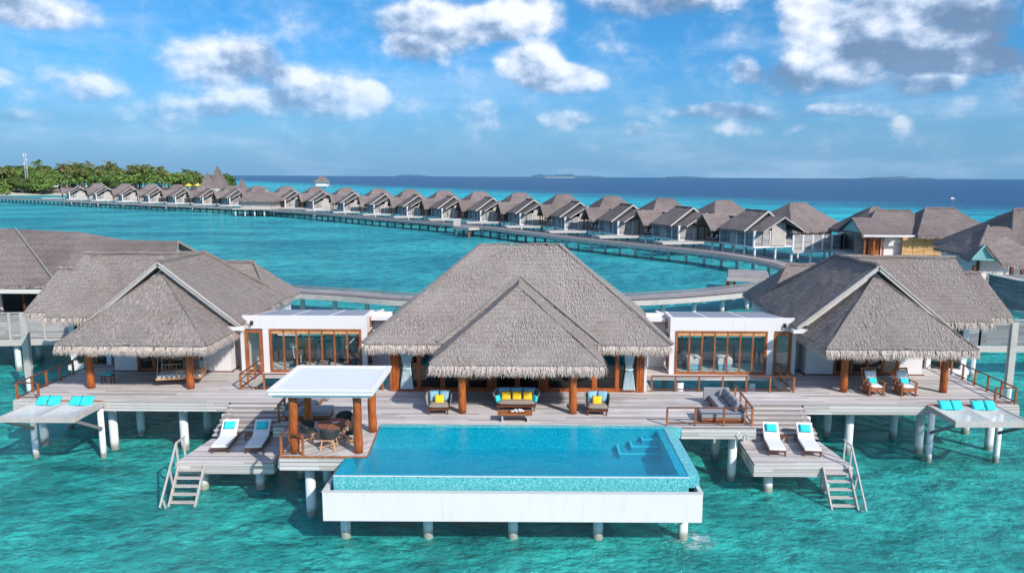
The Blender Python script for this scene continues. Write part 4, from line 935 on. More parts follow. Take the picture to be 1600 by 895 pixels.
# ================================================================ small roofs over the water
def pavil(label, x, y, hw, ze, zr, zb, wall='graywood', posts=True, mat='thatch_far', n=5, deckr=1.1, r_=None):
    th = thing('water_pavilion', label, 'pavilion', (x, y, 0))
    P_ = [(x-hw,y-hw,ze),(x+hw,y-hw,ze),(x+hw,y+hw,ze),(x-hw,y+hw,ze)]; r = r_ or hw*.12
    q, (a,b,c,d,r0,r1) = hip(x-hw, x+hw, y-hw, y+hw, ze, zr, x-r, x+r, y)
    thatch_roof(th, q, recteaves(x-hw, x+hw, y-hw, y+hw, ze, 'flr'), name='roof', mat=mat, straw='straw_far', density=0, fr_n=10, fr_len=.5, wid=.15, sub=4, amp=.12, rows=2)
    w = hw*.78; mb = MB(); mb.box(x-w, x+w, y-w, y+w, zb, ze+.1); mb.build('wall', wall, th)
    mb = MB(); mb.box(x-hw*deckr, x+hw*deckr, y-hw*deckr, y+hw*deckr, zb-.35, zb); mb.build('floor_deck', 'graywood', th)
    for i in range(n):
        for j in (-1, 1): mb = MB(); mb.cyl(x-hw+2*hw*i/(n-1), y+j*hw*.95, -1.7, zb-.3, .22, n=8); mb.build('pile', 'pile', th)
    return th
pavil('thatched pavilion standing on the lagoon side of the villa row', -91.5, 252, 6.4, 5.2, 8.8, 2.6)
mb = MB(); pp = thing('boardwalk', 'short grey boardwalk joining the lagoon pavilion to the walkway', 'boardwalk', (-80, 255, 0)); mb.prism([(-86,250),(-73,247),(-73,250),(-86,256)], 2.25, 2.55); mb.build('deck_boards', 'graywood', pp)
for x_ in (-83,-78,-73): mb = MB(); mb.cyl(x_, 254.5, -1.7, 2.2, .25, n=8); mb.build('pile', 'pile', pp)
pavil('lone thatched gazebo far out on the reef beyond the villa row', -225.6, 803, 7.0, 6.2, 13.5, 2.2, 'white_trim', n=3)
jt = thing('jetty', 'low dark jetty leading from the island to the lone gazebo', 'jetty', (-290, 790, 0)); mb = MB(); mb.beam((-330,780,1.4),(-232,802,1.4),1.6,.3); mb.build('deck_boards', 'graywood_dark', jt)
for k in range(14): mb = MB(); mb.cyl(-328+7.2*k, 780.5+1.6*k, -1.7, 1.3, .35, n=6); mb.build('pile', 'pilefar', jt)
# ================================================================ ISLAND
def landmesh():
    mb = MB(); nx, ny = 60, 30
    # shoreline of the island: ellipse-like sand mound
    def h(x, y):
        ex, ey = (x+470)/262, (y-560)/ (118+ (0 if x < -300 else 0))
        d = 1-(ex*ex+ey*ey) + .10*mnoise.noise(Vector((x*.015, y*.015, 0)))
        return -1.2 + 5.0*max(0, min(1, d*2.2))**.7 if d > 0 else -1.2
    for j in range(ny+1):
        for i in range(nx+1): x, y = -760+i*10, 420+j*10; mb.v.append((x, y, h(x, y)))
    for j in range(ny):
        for i in range(nx): q = j*(nx+1)+i; mb.f.append((q, q+1, q+nx+2, q+nx+1)); mb.mi.append(0)
    o = mb.build('island_sand', 'sand', recalc=False, smooth=True); tag(o, kind='structure'); return h
H = landmesh()
def leaf_clump(mb, c, r, n, rr, sz=(.5,1.1)):
    for _ in range(n):
        while True:
            p = Vector((rr.uniform(-1,1), rr.uniform(-1,1), rr.uniform(-.55,1)))
            if .25 < p.length < 1: break
        nrm = (p.normalized()+Vector((rr.gauss(0,.4), rr.gauss(0,.4), rr.gauss(0,.4)+.3))).normalized(); a = nrm.orthogonal().normalized(); b = nrm.cross(a)
        q = Vector(c)+Vector((p.x*r[0], p.y*r[1], p.z*r[2])); s_ = rr.uniform(*sz); mb.quad([q-a*s_-b*s_*.6, q+a*s_-b*s_*.5, q+a*s_*.8+b*s_*.6, q-a*s_*.7+b*s_*.7])
def broad_tree(seed, mat):
    rr = random.Random(seed); tr = thing('broadleaf_tree', 'dense green broadleaf tree on the far island, rounded crown', 'tree', (0,0,0), 0, 'broadleaf trees on the island')
    mb = MB(); mb.tube([(0,0,-1),(.3,.2,3),(.1,.3,7)], [.6,.45,.25], 7)
    for k in range(4): a = k*1.6; mb.tube([(.2,.2,3.5),(2.2*math.cos(a),2.2*math.sin(a),7)], [.3,.1], 5)
    mb.build('trunk', 'bark', tr)
    mb = MB()
    for k in range(13):
        a = rr.uniform(0, 6.28); d = rr.uniform(0, 4.4); leaf_clump(mb, (d*math.cos(a), d*math.sin(a), rr.uniform(5.5, 10.5)-d*.45), (2.6,2.6,1.9), 260, rr, (.2,.48))
    mb.build('crown', mat, tr, recalc=False); return tr
def palm_tree(seed, mat):
    rr = random.Random(seed); tr = thing('palm_tree', 'tall coconut palm with drooping fronds among the far island trees', 'tree', (0,0,0), 0, 'palm trees on the island')
    ln = rr.uniform(-1.5, 1.5); mb = MB(); hh = 13; mb.tube([(0,0,-1),(ln*.25,0,4),(ln*.7,.1,9),(ln,.1,hh)], [.4,.3,.24,.2], 7); mb.build('trunk', 'bark', tr)
    mb = MB()
    for k in range(22):
        a = k*2.4+rr.uniform(-.2,.2); el_ = rr.uniform(-.35, 1.15); L = rr.uniform(3.2, 4.6); p = Vector((ln, .1, hh)); d = Vector((math.cos(a)*math.cos(el_), math.sin(a)*math.cos(el_), math.sin(el_))); n_ = 7
        mb.cur = 1 if el_ < -.15 and rr.random() < .6 else 0
        for i in range(n_):
            q = p + d*L/n_; sd_ = d.cross(Vector((0,0,1))).normalized(); w = 1.0*math.sin(math.pi*(i+.9)/(n_+1))
            for s_ in (-1, 1):
                for h_ in (0.15, .6): b0 = p+(q-p)*h_; mb.quad([b0, b0+(q-p)*.3, b0+sd_*s_*w+(q-p)*.7+Vector((0,0,-.45*w)), b0+sd_*s_*w*.9+(q-p)*.4+Vector((0,0,-.5*w))])
            p = q; d = (d+Vector((0,0,-.26))).normalized()
    mb.build('crown', [mat, 'drypalm'], tr, recalc=False); return tr
rr = random.Random(3)
BT = [broad_tree(1,'foliage'), broad_tree(2,'foliage3'), broad_tree(5,'foliage')]; PT = [palm_tree(11,'foliage2'), palm_tree(12,'foliage2'), palm_tree(13,'foliage2'), palm_tree(14,'foliage3')]
used = set()
def plant(protos, x, y, z, sc, rz):
    i = rr.randrange(len(protos)); o = protos[i]
    if id(o) in used: o = copy_tree(o)
    used.add(id(protos[i])); o.location = (x, y, z); o.rotation_euler = (0,0,rz); o.scale = sc
cnt = 0
for k in range(150):                       # shore rows first, then rising canopy
    y = rr.uniform(452, 560); x = rr.uniform(-470, -214-(y-455)*.0)
    if H(x, y) < .8: continue
    bright = y < 480
    s_ = rr.uniform(.75, 1.1)*(1.0 if y < 478 else (1.22 if x < -300 else 1.0)); plant(BT, x, y, H(x,y)-.5 + (0 if y < 480 else 1.5), (s_*1.25, s_*1.25, s_*rr.uniform(.9,1.1)), rr.uniform(0, 6.28)); cnt += 1
for k in range(250):
    x = rr.uniform(-460, -212) if k % 3 == 0 else rr.uniform(-315, -212); y = rr.uniform(466, 540)
    if H(x, y) < .8: continue
    if -300 < x < -262 and y < 520 and rr.random() < .7: continue
    s_ = rr.uniform(.85, 1.3); plant(PT, x, y, H(x,y)-.3, (s_, s_, s_*rr.uniform(.85,1.1)), rr.uniform(0, 6.28))
mb = MB(); r2 = random.Random(9)
for k in range(560):
    y = r2.uniform(446, 540); x = r2.uniform(-480, -214)
    if H(x, y) < .3: continue
    leaf_clump(mb, (x, y, H(x,y)+r2.uniform(.5, 2.5) + min(8, max(0, (y-462)*.28))), (6,4,3.6), 75, r2, (.4,1.0))
u_ = mb.build('undergrowth', 'foliage3', recalc=False); tag(u_, 'dense green undergrowth covering the island behind the beach', 'undergrowth', kind='stuff')
# radio mast
ms = thing('radio_mast', 'slim lattice radio mast with antennas rising above the island trees', 'mast', (-325, 480, 2)); mb = MB()
for dx, dy in ((-.9,-.6),(.9,-.6),(0,.9)): mb.tube([(-325+dx,480+dy,2),(-325+dx*.6,480+dy*.6,27)], .16, 5)
for k in range(22): z = 4+k; q = [(-325+dx*(1-.4*k/22),480+dy*(1-.4*k/22)) for dx, dy in ((-.9,-.6),(.9,-.6),(0,.9))]; [mb.beam(q[i]+(z,), q[(i+1) % 3]+(z+1,), .1, .1) for i in range(3)]
mb.build('lattice', 'metal', ms)
for z, dx in ((25.5,-1.0),(25.5,1.0),(22.5,1.1),(20,-1.0),(17.5,1.0)): mb = MB(); mb.box(-325+dx*.8-.2,-325+dx*.8+.2,479.4,479.8,z-.7,z+.7); mb.build('antenna', 'white_trim', ms)
# tall thatched hall and cottage by the island
ha = thing('thatched_hall', 'tall steep twin-peaked thatched hall rising behind the villa row', 'building', (-150, 352, 2))
for i, (cx, cy, hw, hd, ze, zr) in enumerate(((-149.5,356,4.0,5,6.5,17.8),(-152.0,350.5,3.4,4,6.2,14.6))):
    q, (a,b,c,d,r0,r1) = hip(cx-hw, cx+hw, cy-hd, cy+hd, ze, zr, cx-.3, cx+.3, cy); thatch_roof(ha, q, [], name='roof', mat='thatch_far', fr_n=0, sub=4, amp=.2)
mb = MB(); mb.box(-154.5,-146.5,347,360,1,7); mb.build('wall', 'cream', ha)
co = thing('cottage', 'small steep thatched cottage at the right tip of the island', 'building', (-132, 348, 1)); q, _ = hip(-136.5,-131.5,343,348,6.0,12.0,-134.2,-133.8,345.5); thatch_roof(co, q, [], name='roof', mat='thatch_far', fr_n=0, sub=4, amp=.15); mb = MB(); mb.box(-136,-132,343.5,347.5,0,6.2); mb.build('wall', 'graywood', co)
# parasols on the island tip
M['parasol'] = simple('yellow_parasol', (.75,.55,.05), .7, .05, 3)
for i, (x, y) in enumerate(((-198,430),(-194.5,434),(-190.5,431))):
    ub_ = thing('parasol', 'yellow parasol on the tip of the island, beside the villa row', 'parasol', (x,y,4.5), 0, 'yellow parasols on the island tip'); mb = MB(); mb.tube([(x,y,7.2),(x,y,8.6)], [2.4,.05], 8, False); mb.build('canopy', 'parasol', ub_); mb = MB(); mb.cyl(x,y,0,7.4,.12,n=6); mb.build('pole', 'teak', ub_)
sp = MB(); sp.prism([(-225,430),(-186,426),(-184,440),(-225,452)], -1, 1.2); tag(sp.build('sand_spit', 'sand'), kind='structure')
for x, y in ((-205,440),(-212,436),(-200,441),(-190,438)): s_ = .62; plant(PT, x, y, 1, (s_,s_,s_), x)
for x, y in ((-214,441),(-207,444),(-199,444)): plant(BT, x, y, 0, (.8,.8,.6), x)
# islands on the horizon
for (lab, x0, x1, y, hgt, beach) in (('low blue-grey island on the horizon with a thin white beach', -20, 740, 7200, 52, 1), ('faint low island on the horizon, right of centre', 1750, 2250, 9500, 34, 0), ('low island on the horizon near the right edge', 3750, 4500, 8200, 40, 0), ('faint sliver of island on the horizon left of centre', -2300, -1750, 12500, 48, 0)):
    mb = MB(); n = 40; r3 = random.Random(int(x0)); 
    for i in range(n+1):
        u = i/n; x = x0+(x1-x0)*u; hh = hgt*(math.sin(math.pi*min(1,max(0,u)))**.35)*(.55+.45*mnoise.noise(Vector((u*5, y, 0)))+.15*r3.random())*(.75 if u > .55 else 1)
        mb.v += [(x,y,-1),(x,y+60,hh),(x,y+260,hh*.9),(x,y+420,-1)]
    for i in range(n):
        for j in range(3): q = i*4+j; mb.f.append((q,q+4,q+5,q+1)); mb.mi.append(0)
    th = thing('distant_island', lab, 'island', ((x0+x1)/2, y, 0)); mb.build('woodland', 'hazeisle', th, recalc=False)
    if beach: mb = MB(); mb.box(x0+150, x0+430, y-40, y-2, -1, 5); mb.build('beach', 'sand', th)
bo = thing('boat', 'tiny white speedboat on the open sea at right', 'boat', (284.6, 501, 0)); mb = MB(); mb.prism([(283.6,500.2),(285.6,500.2),(286.4,500.6),(285.6,501),(283.6,501)], -.2, .5); mb.build('hull', 'whitecl', bo); mb = MB(); mb.box(284,285.2,500.3,500.9,.5,1.0); mb.build('cabin', 'white_trim', bo)
# ================================================================ SLATTED FENCES, MOORING PILES
def fence(label, pts, z0, z1, step=2.2, mat='slat', base=.45, piles=True, pw=.07):
    th = thing('slatted_fence', label, 'fence', (pts[0][0], pts[0][1], 0))
    for (x0,y0),(x1,y1) in zip(pts, pts[1:]):
        n = max(1, round(math.hypot(x1-x0,y1-y0)/step))
        for k in range(n):
            a, b = (x0+(x1-x0)*(k+.04)/n, y0+(y1-y0)*(k+.04)/n), (x0+(x1-x0)*(k+.96)/n, y0+(y1-y0)*(k+.96)/n)
            mb = MB(); mb.beam(a+((z0+z1)/2,), b+((z0+z1)/2,), .06, z1-z0-.1); mb.build('slat_panel', mat, th)
        for k in range(n+1):
            x, y = x0+(x1-x0)*k/n, y0+(y1-y0)*k/n; mb = MB(); mb.box(x-pw,x+pw,y-pw,y+pw,z0-.1,z1+.03); mb.build('post', 'graywood' if pw < .1 else 'white_trim', th)
            if piles and k % 2 == 0: mb = MB(); mb.cyl(x, y+.5, -1.7, z0-.2, .2, n=8); mb.build('pile', 'pile', th)
        mb = MB(); mb.beam((x0,y0,z0-base/2),(x1,y1,z0-base/2),.16,base); mb.beam((x0,y0,z1+.05),(x1,y1,z1+.05),.12,.06); mb.build('beam', 'graywood', th)
fence('grey slatted fence between the left neighbouring villa and the guest villa', [(-44,48.5),(-31.0,50.6),(-29.5,56)], 2.35, 4.15)
fence('grey slatted fence right of the rocking chair villa, behind the mooring pile', [(29.0,48.5),(31.5,49.5),(44,49.5)], 2.35, 4.1, mat='slat_dark')
fence('long grey slatted fence between the villa row and the bamboo-screened villas', [(40.6,112.0),(48.8,114.0),(51.0,118)], 2.75, 5.0, 1.6, pw=.12)
for lab, x, y in (('weathered grey square mooring pile at the left, behind the deck railing', -30.6, 44.6), ('weathered grey square mooring pile at the right, behind the deck railing', 29.6, 43.2)):
    th = thing('mooring_pile', lab, 'pile', (x, y, 0)); mb = MB(); mb.tube([(x,y,-1.7),(x+(.04 if x > 0 else -.04),y,1.2)], .19, 10); mb.build('footing', 'pile', th)
    mb = MB(); mb.box(x-.2,x+.2,y-.14,y+.14,1.2,5.2); mb.box(x-.24,x-.2,y-.05,y+.05,1.2,5.2); mb.build('post', 'graywood', th, bevel=.02)
# ================================================================ NEIGHBOURING VILLAS
k2 = dict(mat='thatch_far', straw='straw_far', density=25, topmat='straw_far', fr_n=30, fr_len=.3, wid=.07, sub=7, amp=.07, rows=2, capr=.12)
nv = thing('neighbour_villa', 'large brownish thatched villa with pale blue-white walls at the left edge', 'villa', (-38, 56, DK))
# long roof running across, its near slope faces the camera
a, b = (-37.5,52.6,5.7), (-26.0,55.8,5.6); c, d = (-27.5,59.0,8.45), (-37.2,57.2,8.75)
thatch_roof(nv, [[(-34.2,52.6,5.75),(-25.6,53.4,5.5),(-27.4,58.2,8.5),(-31.8,58.3,8.6),(-36.0,57.8,8.45)], [(-25.6,63.5,5.5),(-34,63.5,5.5),(-36,57.8,8.45),(-31.8,58.3,8.6),(-27.4,58.2,8.5)]], [((-34.2,52.6,5.75),(-25.6,53.4,5.5),(0,-1,0))], name='wing_roof', **k2)
thatch_roof(nv, [[(-33.1,52.2,6.05),(-40.5,60,9.2),(-46,60,9.2),(-34.6,51.9,6.0)],[(-33.1,52.2,6.05),(-32.2,60.6,8.2),(-35.3,58.8,9.1),(-40.5,60,9.2)]], [], name='hip_roof', **k2)
thatch_roof(nv, [[(-44,50.6,5.7),(-33.3,52.0,5.9),(-38.3,56.0,9.5),(-44,56.2,9.8)]], [((-44,50.6,5.7),(-33.3,52.0,5.9),(0,-1,0))], name='front_roof', **k2)
mb = MB(); mb.beam((-33.2,51.95,5.95),(-38.6,56.0,9.55),.1,.22); mb.beam((-27.3,58.2,8.45),(-25.5,53.4,5.45),.1,.2); mb.beam((-27.3,58.2,8.45),(-25.5,63.4,5.5),.1,.2); mb.build('barge_board', 'graywood_dark', nv)
mb = MB(); mb.quad([(-27.6,54.6,6.2),(-27.6,61.8,6.2),(-27.7,58.2,8.3)]); mb.build('gable_wall', 'white', nv, recalc=False)
mb = MB(); mb.box(-34.4, -29.9, 53.4, 53.6, DK, 5.6); mb.box(-37.9,-34.6,53.6,53.8,DK,2.9); mb.box(-30.1,-29.9,53.6,62,DK,5.5); mb.build('wall', 'white', nv)
mb = MB(); mb.box(-44,-32.6,51.2,51.4,5.35,5.62); mb.box(-32.6,-26,53.0,53.2,5.2,5.45); mb.build('fascia_board', 'cream', nv)
mb = MB(); mb.box(-44,-29.8,51.0,62,DK-.4,DK); mb.build('floor_deck', 'teak', nv)
mb = MB(); mb.box(-43,-34.5,54.5,54.6,DK,5.4); mb.build('glass_door', 'glassd', nv)
mb = MB(); mb.box(-43,-34.5,58.5,58.6,DK,5.4); mb.build('interior_wall', 'dark_in', nv)
for x in (-41.5,-38.3,-36.6,-35.0): mb = MB(); mb.box(x,x+.14,53.2,53.34,DK,5.5); mb.build('post', 'teak_dark' if x != -38.3 else 'white', nv)
for x in (-40,-36,-32,-30): pile(x, 53.6, DK-.4, .22, nv); pile(x, 58, DK-.4, .22, nv)
# bamboo-screened villa
bv = thing('bamboo_villa', 'thatched villa with a tan bamboo screen and teal gable beyond the right guest villa', 'villa', (53, 106, DK))
k3 = dict(mat='thatch_far', straw='straw_far', density=0, fr_n=20, fr_len=.4, wid=.12, sub=5, amp=.12, rows=2, capr=.16)
q, (a,b,c,d,r0,r1) = hip(47.5, 60, 104, 116, 5.9, 8.9, 52, 57, 110); thatch_roof(bv, q, recteaves(47.5,60,104,116,5.9,'fl'), name='middle_roof', caps=[(a,r0),(r0,r1)], **k3)
q, (a,b,c,d,r0,r1) = hip(54.5, 66.5, 102.5, 115, 5.75, 9.35, 58.5, 62.8, 108.5); thatch_roof(bv, q, recteaves(54.5,66.5,102.5,115,5.75,'fl'), name='right_roof', caps=[(a,r0),(r0,r1)], **k3)
q, (a,b,c,d,r0,r1) = hip(50.5, 60, 112, 122, 5.9, 9.3, 54, 55, 116); thatch_roof(bv, q, [], name='rear_roof', **k3)
thatch_roof(bv, [[(47.0,103,5.8),(53,103,5.8),(53,107.5,8.0),(47.3,107.5,8.0)],[(47,112,5.8),(53,112,5.8),(53,107.5,8.0),(47.3,107.5,8.0)]], [((47,103,5.8),(53,103,5.8),(0,-1,0))], name='gable_roof', **k3)
mb = MB(); mb.quad([(47.6,103.5,5.8),(47.6,111.5,5.8),(47.6,107.5,7.8)]); mb.build('gable_wall', 'teal', bv, recalc=False)
mb = MB(); mb.box(46.5,68,103.0,118,DK-.35,DK); mb.box(44,56,100,103,DK-.4,DK-.05); mb.build('floor_deck', 'graywood', bv)
mb = MB(); mb.box(50.6,65.5,104.8,105.0,DK,5.8); mb.box(65.5,65.7,105,115,DK,5.8); mb.box(51,59,112.5,121,DK,5.9); mb.build('wall', 'white', bv)
mb = MB(); mb.box(47.2,66.3,102.9,103.1,5.55,5.8); mb.build('fascia_board', 'white_trim', bv)
for x in (53.2,54.75,56.3,57.85): mb = MB(); mb.box(x,x+1.5,103.9,104.0,DK+.1,5.5); mb.build('bamboo_screen', 'bamboo', bv)
for x in (47.6,48.9,50.2): mb = MB(); mb.box(x,x+.22,103.5,103.7,DK,5.7); mb.build('post', 'column', bv)
mb = MB(); mb.box(47.4,50.4,106,106.2,DK,5.6); mb.build('slat_wall', 'slat_dark', bv); mb = MB(); mb.box(48.9,50.4,104.9,105,DK,5.4); mb.build('door', 'teak', bv)
for x in (47,51,55,59,63,67): pile(x,103.6,DK-.3,.22,bv); pile(x,112,DK-.3,.22,bv)
# villa at the right edge
rv = thing('edge_villa', 'tall hipped thatched villa with teal-sided porch at the right edge', 'villa', (52, 78, DK))
q, (a,b,c,d,r0,r1) = hip(49.8, 63, 75, 90, 5.9, 10.3, 54.5, 57.5, 82.5); thatch_roof(rv, q, recteaves(49.8,63,75,90,5.9,'fl'), name='main_roof', caps=[(a,r0),(r0,r1)], **k3)
q, (a,b,c,d,r0,r1) = hip(45.6, 54, 74, 82, 6.0, 8.7, 49, 51, 78); thatch_roof(rv, q, recteaves(45.6,54,74,82,6.0,'fl'), name='left_roof', caps=[(a,r0)], **k3)
thatch_roof(rv, [[(40.4,66.4,6.4),(41.5,66.0,7.9),(48,73,8.0),(44,74,6.0)],[(42.6,65.2,6.2),(50,67.5,5.3),(48,73,8.0),(41.5,66.0,7.9)]], [((42.6,65.2,6.2),(50,67.5,5.3),(.3,-1,0))], name='porch_roof', **k3)
mb = MB(); mb.quad([(40.6,66.3,6.5),(42.3,65.8,6.5),(41.5,66.2,7.75)]); mb.beam((40.5,66.1,6.5),(42.3,65.6,6.5),.1,.16); mb.beam((40.5,66.1,6.5),(41.5,66.0,7.8),.1,.16); mb.build('gable_wall', 'teal', rv, recalc=False)
mb = MB(); mb.box(50.5,62,77,77.2,DK,6); mb.box(47.2,50.5,75.6,75.8,DK,5.9); mb.box(47.2,47.4,75.8,82,DK,5.9); mb.box(50.5,50.7,77.2,89,DK,5.9); mb.build('wall', 'white', rv)
mb = MB(); mb.box(46,62,73,90,DK-.35,DK); mb.prism([(40.3,65.8),(46,64),(50,72),(42,72)], DK-.35, DK); mb.build('floor_deck', 'graywood', rv)
mb = MB(); mb.box(49,51,76.3,76.4,DK,5.3); mb.build('bamboo_screen', 'bamboo', rv)
for x, y in ((41.0,66.5),(43.7,65.4),(45.5,73.4),(50,73.4)): mb = MB(); mb.box(x-.12,x+.12,y-.12,y+.12,DK,5.9); mb.build('post', 'teak_dark', rv)
for x, y in ((41,66),(44,66),(48,72),(44,74),(50,74)): pile(x,y,DK-.3,.24,rv)
pod = thing('bathroom_pod', 'grey boarded bathroom pod on greenish piles at the right edge', 'building', (46, 62, 0)); mb = MB(); mb.prism([(41.3,60.6),(43.3,58.4),(50,59.5),(50,65),(41.5,65)], DK, 5.25); mb.build('wall', 'slat_dark', pod)
mb = MB(); mb.prism([(41.1,60.5),(43.2,58.1),(50.2,59.2),(50.2,65.2),(41.3,65.2)], DK-.45, DK-.01); mb.build('floor_beam', 'teal', pod)
mb = MB(); mb.prism([(41.2,60.6),(43.2,58.25),(45,58.5),(44.6,59),(43.5,58.9),(41.9,60.8),(41.9,65),(41.2,65)], 5.26, 5.36); mb.build('wall_cap', 'graywood', pod)
for x, y in ((43.4,58.9),(45.4,59.3),(42.0,60.9),(48,59.8)): mb = MB(); mb.cyl(x,y,-1.7,DK-.4,.2); mb.build('pile', 'pile', pod)
# ================================================================ FURNITURE (each built at the origin facing -y, then moved)
def Mx(loc, rx=0, ry=0, rz=0): return Matrix.Translation(loc) @ Matrix.Rotation(rz,4,'Z') @ Matrix.Rotation(ry,4,'Y') @ Matrix.Rotation(rx,4,'X')
def pillow(label, cat, loc, w, h, th, mat, rx=R(65), rz=0, ry=0, group=None, name='cushion'):
    o = MB(); o.pillow(w, h, th, Mx((0,0,0), rx, ry, 0)); ob = o.build(name, mat, None, smooth=True, merge=True); ob.location = loc; ob.rotation_euler = (0,0,rz); return tag(ob, label, cat, group)
def make_lounger():
    o = thing('sun_lounger', 'x', 'sun lounger', (0,0,0), 0, 'sun loungers on the lower decks')
    mb = MB(); mb.box(-.36,-.30,-1.0,1.0,.2,.27); mb.box(.30,.36,-1.0,1.0,.2,.27); mb.box(-.30,.30,-1.0,-.94,.2,.27); mb.box(-.30,.30,.94,1.0,.2,.27); mb.build('frame', 'teak_dark', o, bevel=.008)
    for x, y in ((-.33,-.9),(.33,-.9),(-.33,.92),(.33,.92)): mb = MB(); mb.box(x-.03,x+.03,y-.03,y+.03,0,.2); mb.build('leg', 'teak_dark', o)
    mb = MB(); mb.beam((0,.98,.23),(0,.72,.55),.5,.03); mb.build('back_prop', 'teak_dark', o)
    mb = MB(); n = 14
    P_ = [(-1.0,.30),(-.6,.31),(-.1,.31),(.22,.32),(.32,.37),(.55,.55),(.88,.83)]
    for (y,z) in P_: pass
    for sgn in (0,1):
        pass
    prof = [(-1.02,.275),(-1.04,.32),(-1.0,.375),(-.5,.385),(0,.385),(.2,.39),(.30,.43),(.88,.93),(.95,.94),(.98,.89),(.42,.36),(.28,.28)]
    i = len(mb.v)
    xs = [-.33,-.345,-.345,-.33]
    m_ = len(prof)
    for x in (-.34, .34): mb.v += [(x,y,z) for y,z in prof]
    for k in range(m_): k1 = (k+1) % m_; mb.f.append((k,k1,m_+k1,m_+k)); mb.mi.append(0)
    mb.f.append(tuple(range(m_))); mb.f.append(tuple(range(2*m_-1,m_-1,-1))); mb.mi += [0,0]
    mb.build('mattress', 'whitecl', o, bevel=.025, seg=3); return o
lg = make_lounger()
for i, (x, y, a, lab, pl) in enumerate((( -13.15,32.35,6,'white sun lounger on the left lower deck, the one nearer the outer edge','turquoise pillow on the outer lounger of the left lower deck'),(-11.65,32.35,6,'white sun lounger on the left lower deck, the one nearer the dining canopy','turquoise pillow on the lounger nearer the dining canopy'),(11.75,32.35,-7,'white sun lounger on the right lower deck, the one nearer the pool','turquoise pillow on the right deck lounger nearer the pool'),(13.3,32.3,-7,'white sun lounger on the right lower deck, the one nearer the ladder','turquoise pillow on the right deck lounger nearer the ladder'))):
    o = lg if i == 0 else copy_tree(lg); a = R(a) if x < 0 else R(a)
    sgn = 1 if x < 0 else 1
    place(o, (x, y-.25, 1.505), a, lab); o.scale = (1.06, 1.0, 1.0)
    c, s_ = math.cos(a), math.sin(a); lx, ly = 0, .60; pillow(pl, 'pillow', (x+c*lx-s_*ly, y-.25+s_*lx+c*ly, 1.505+.77), .52, .40, .10, 'turq', R(41), a, group='turquoise pillows on the sun loungers')
for i, (x0, y0) in enumerate(((-12.35, 32.9),(12.45,32.9))):
    tb = thing('side_table', 'low slatted wooden side table between the two loungers of the %s lower deck' % ('left' if i == 0 else 'right'), 'table', (x0,y0,1.5)); mb = MB(); [mb.box(x0-.2,x0+.2,y0-.2+k*.1,y0-.12+k*.1,1.78,1.81) for k in range(4)]; mb.build('tabletop', 'teak_dark', tb)
    for dx in (-.17,.17):
        for dy in (-.16,.14): mb = MB(); mb.box(x0+dx-.02,x0+dx+.02,y0+dy-.02,y0+dy+.02,1.5,1.78); mb.build('leg', 'teak_dark', tb)
# armchairs and sofa with woven shells
def seat_shell(o, w, d, nb, hb=.72, base=.2):
    mb = MB(); n = 22                     # woven wrap-around back: horseshoe in plan, sloping to the arms
    def pt(u, f):
        t_ = u*2-1; ang = t_*R(98); k = 1+.16*f
        x = math.sin(ang); y = math.cos(ang); xx = w/2*k*max(-1,min(1,math.copysign(abs(x)**.45, x))); yy = d/2*k*math.copysign(abs(y)**.5, y)*1.0
        z = base+.12+(hb-.12-(.12*abs(t_)**2.2))*f
        return (xx, yy, z)
    rows_ = 8
    for j in range(rows_+1):
        for i in range(n+1): mb.v.append(pt(i/n, j/rows_))
    for j in range(rows_):
        for i in range(n): q = j*(n+1)+i; mb.f.append((q,q+1,q+n+2,q+n+1)); mb.mi.append(0)
    ob = mb.build('woven_back', 'rope', o, recalc=False, smooth=True); m = ob.modifiers.new('solid','SOLIDIFY'); m.thickness = .03
    mb = MB(); mb.box(-w/2,w/2,-d/2,d/2,base,base+.07); mb.build('seat_frame', 'teak_dark', o, bevel=.01)
    for x in (-w/2+.08,w/2-.08):
        for y in (-d/2+.06,d/2-.08): mb = MB(); mb.box(x-.03,x+.03,y-.03,y+.03,0,base); mb.build('leg', 'teak_dark', o)
    mb = MB(); mb.pillow(w-.06, d-.02, .24, Mx((0,-.03,base+.18)), pinch=.02, n=12); mb.build('seat_cushion', 'taupe', o, smooth=True, merge=True)
    bw = (w-.06)/nb
    for k in range(nb):
        x = -w/2+.03+bw*(k+.5); tilt = (k-(nb-1)/2); mb = MB(); mb.pillow(bw*1.04, .56, .20, Mx((x*.98, d/2-.16, base+.50), R(74), 0, R(-24*tilt) if nb == 2 else R(-6*tilt)), pinch=.15); mb.build('back_cushion', 'blue', o, smooth=True, merge=True)
ac = thing('armchair', 'low woven armchair with pale blue cushions, left of the sofa by the pool', 'armchair', (0,0,0), 0, 'woven lounge chairs by the pool'); seat_shell(ac, 1.0, .85, 2)
ac2 = copy_tree(ac); place(ac, (-3.58,33.15,DK), R(3)); place(ac2, (3.80,33.1,DK), R(-3), 'low woven armchair with pale blue cushions, right of the sofa by the pool')
pillow('yellow throw pillow on the armchair left of the sofa', 'pillow', (-3.55,33.10,DK+.62), .46, .44, .15, 'yellow', R(72), R(3)); pillow('yellow throw pillow on the armchair right of the sofa', 'pillow', (3.78,33.05,DK+.62), .46, .44, .15, 'yellow', R(72), R(-3))
sf = thing('sofa', 'woven three-seat sofa with pale blue back cushions facing the pool', 'sofa', (0,0,0)); seat_shell(sf, 1.85, .85, 3); place(sf, (0.02,33.7,DK))
for k, (x, lab) in enumerate(((-.47,'left of the three yellow pillows on the sofa'),(.04,'middle one of the three yellow pillows on the sofa'),(.55,'right of the three yellow pillows on the sofa'))): pillow(lab, 'pillow', (x,33.66,DK+.64), .46, .44, .15, 'yellow', R(72), 0, group='yellow pillows on the sofa')
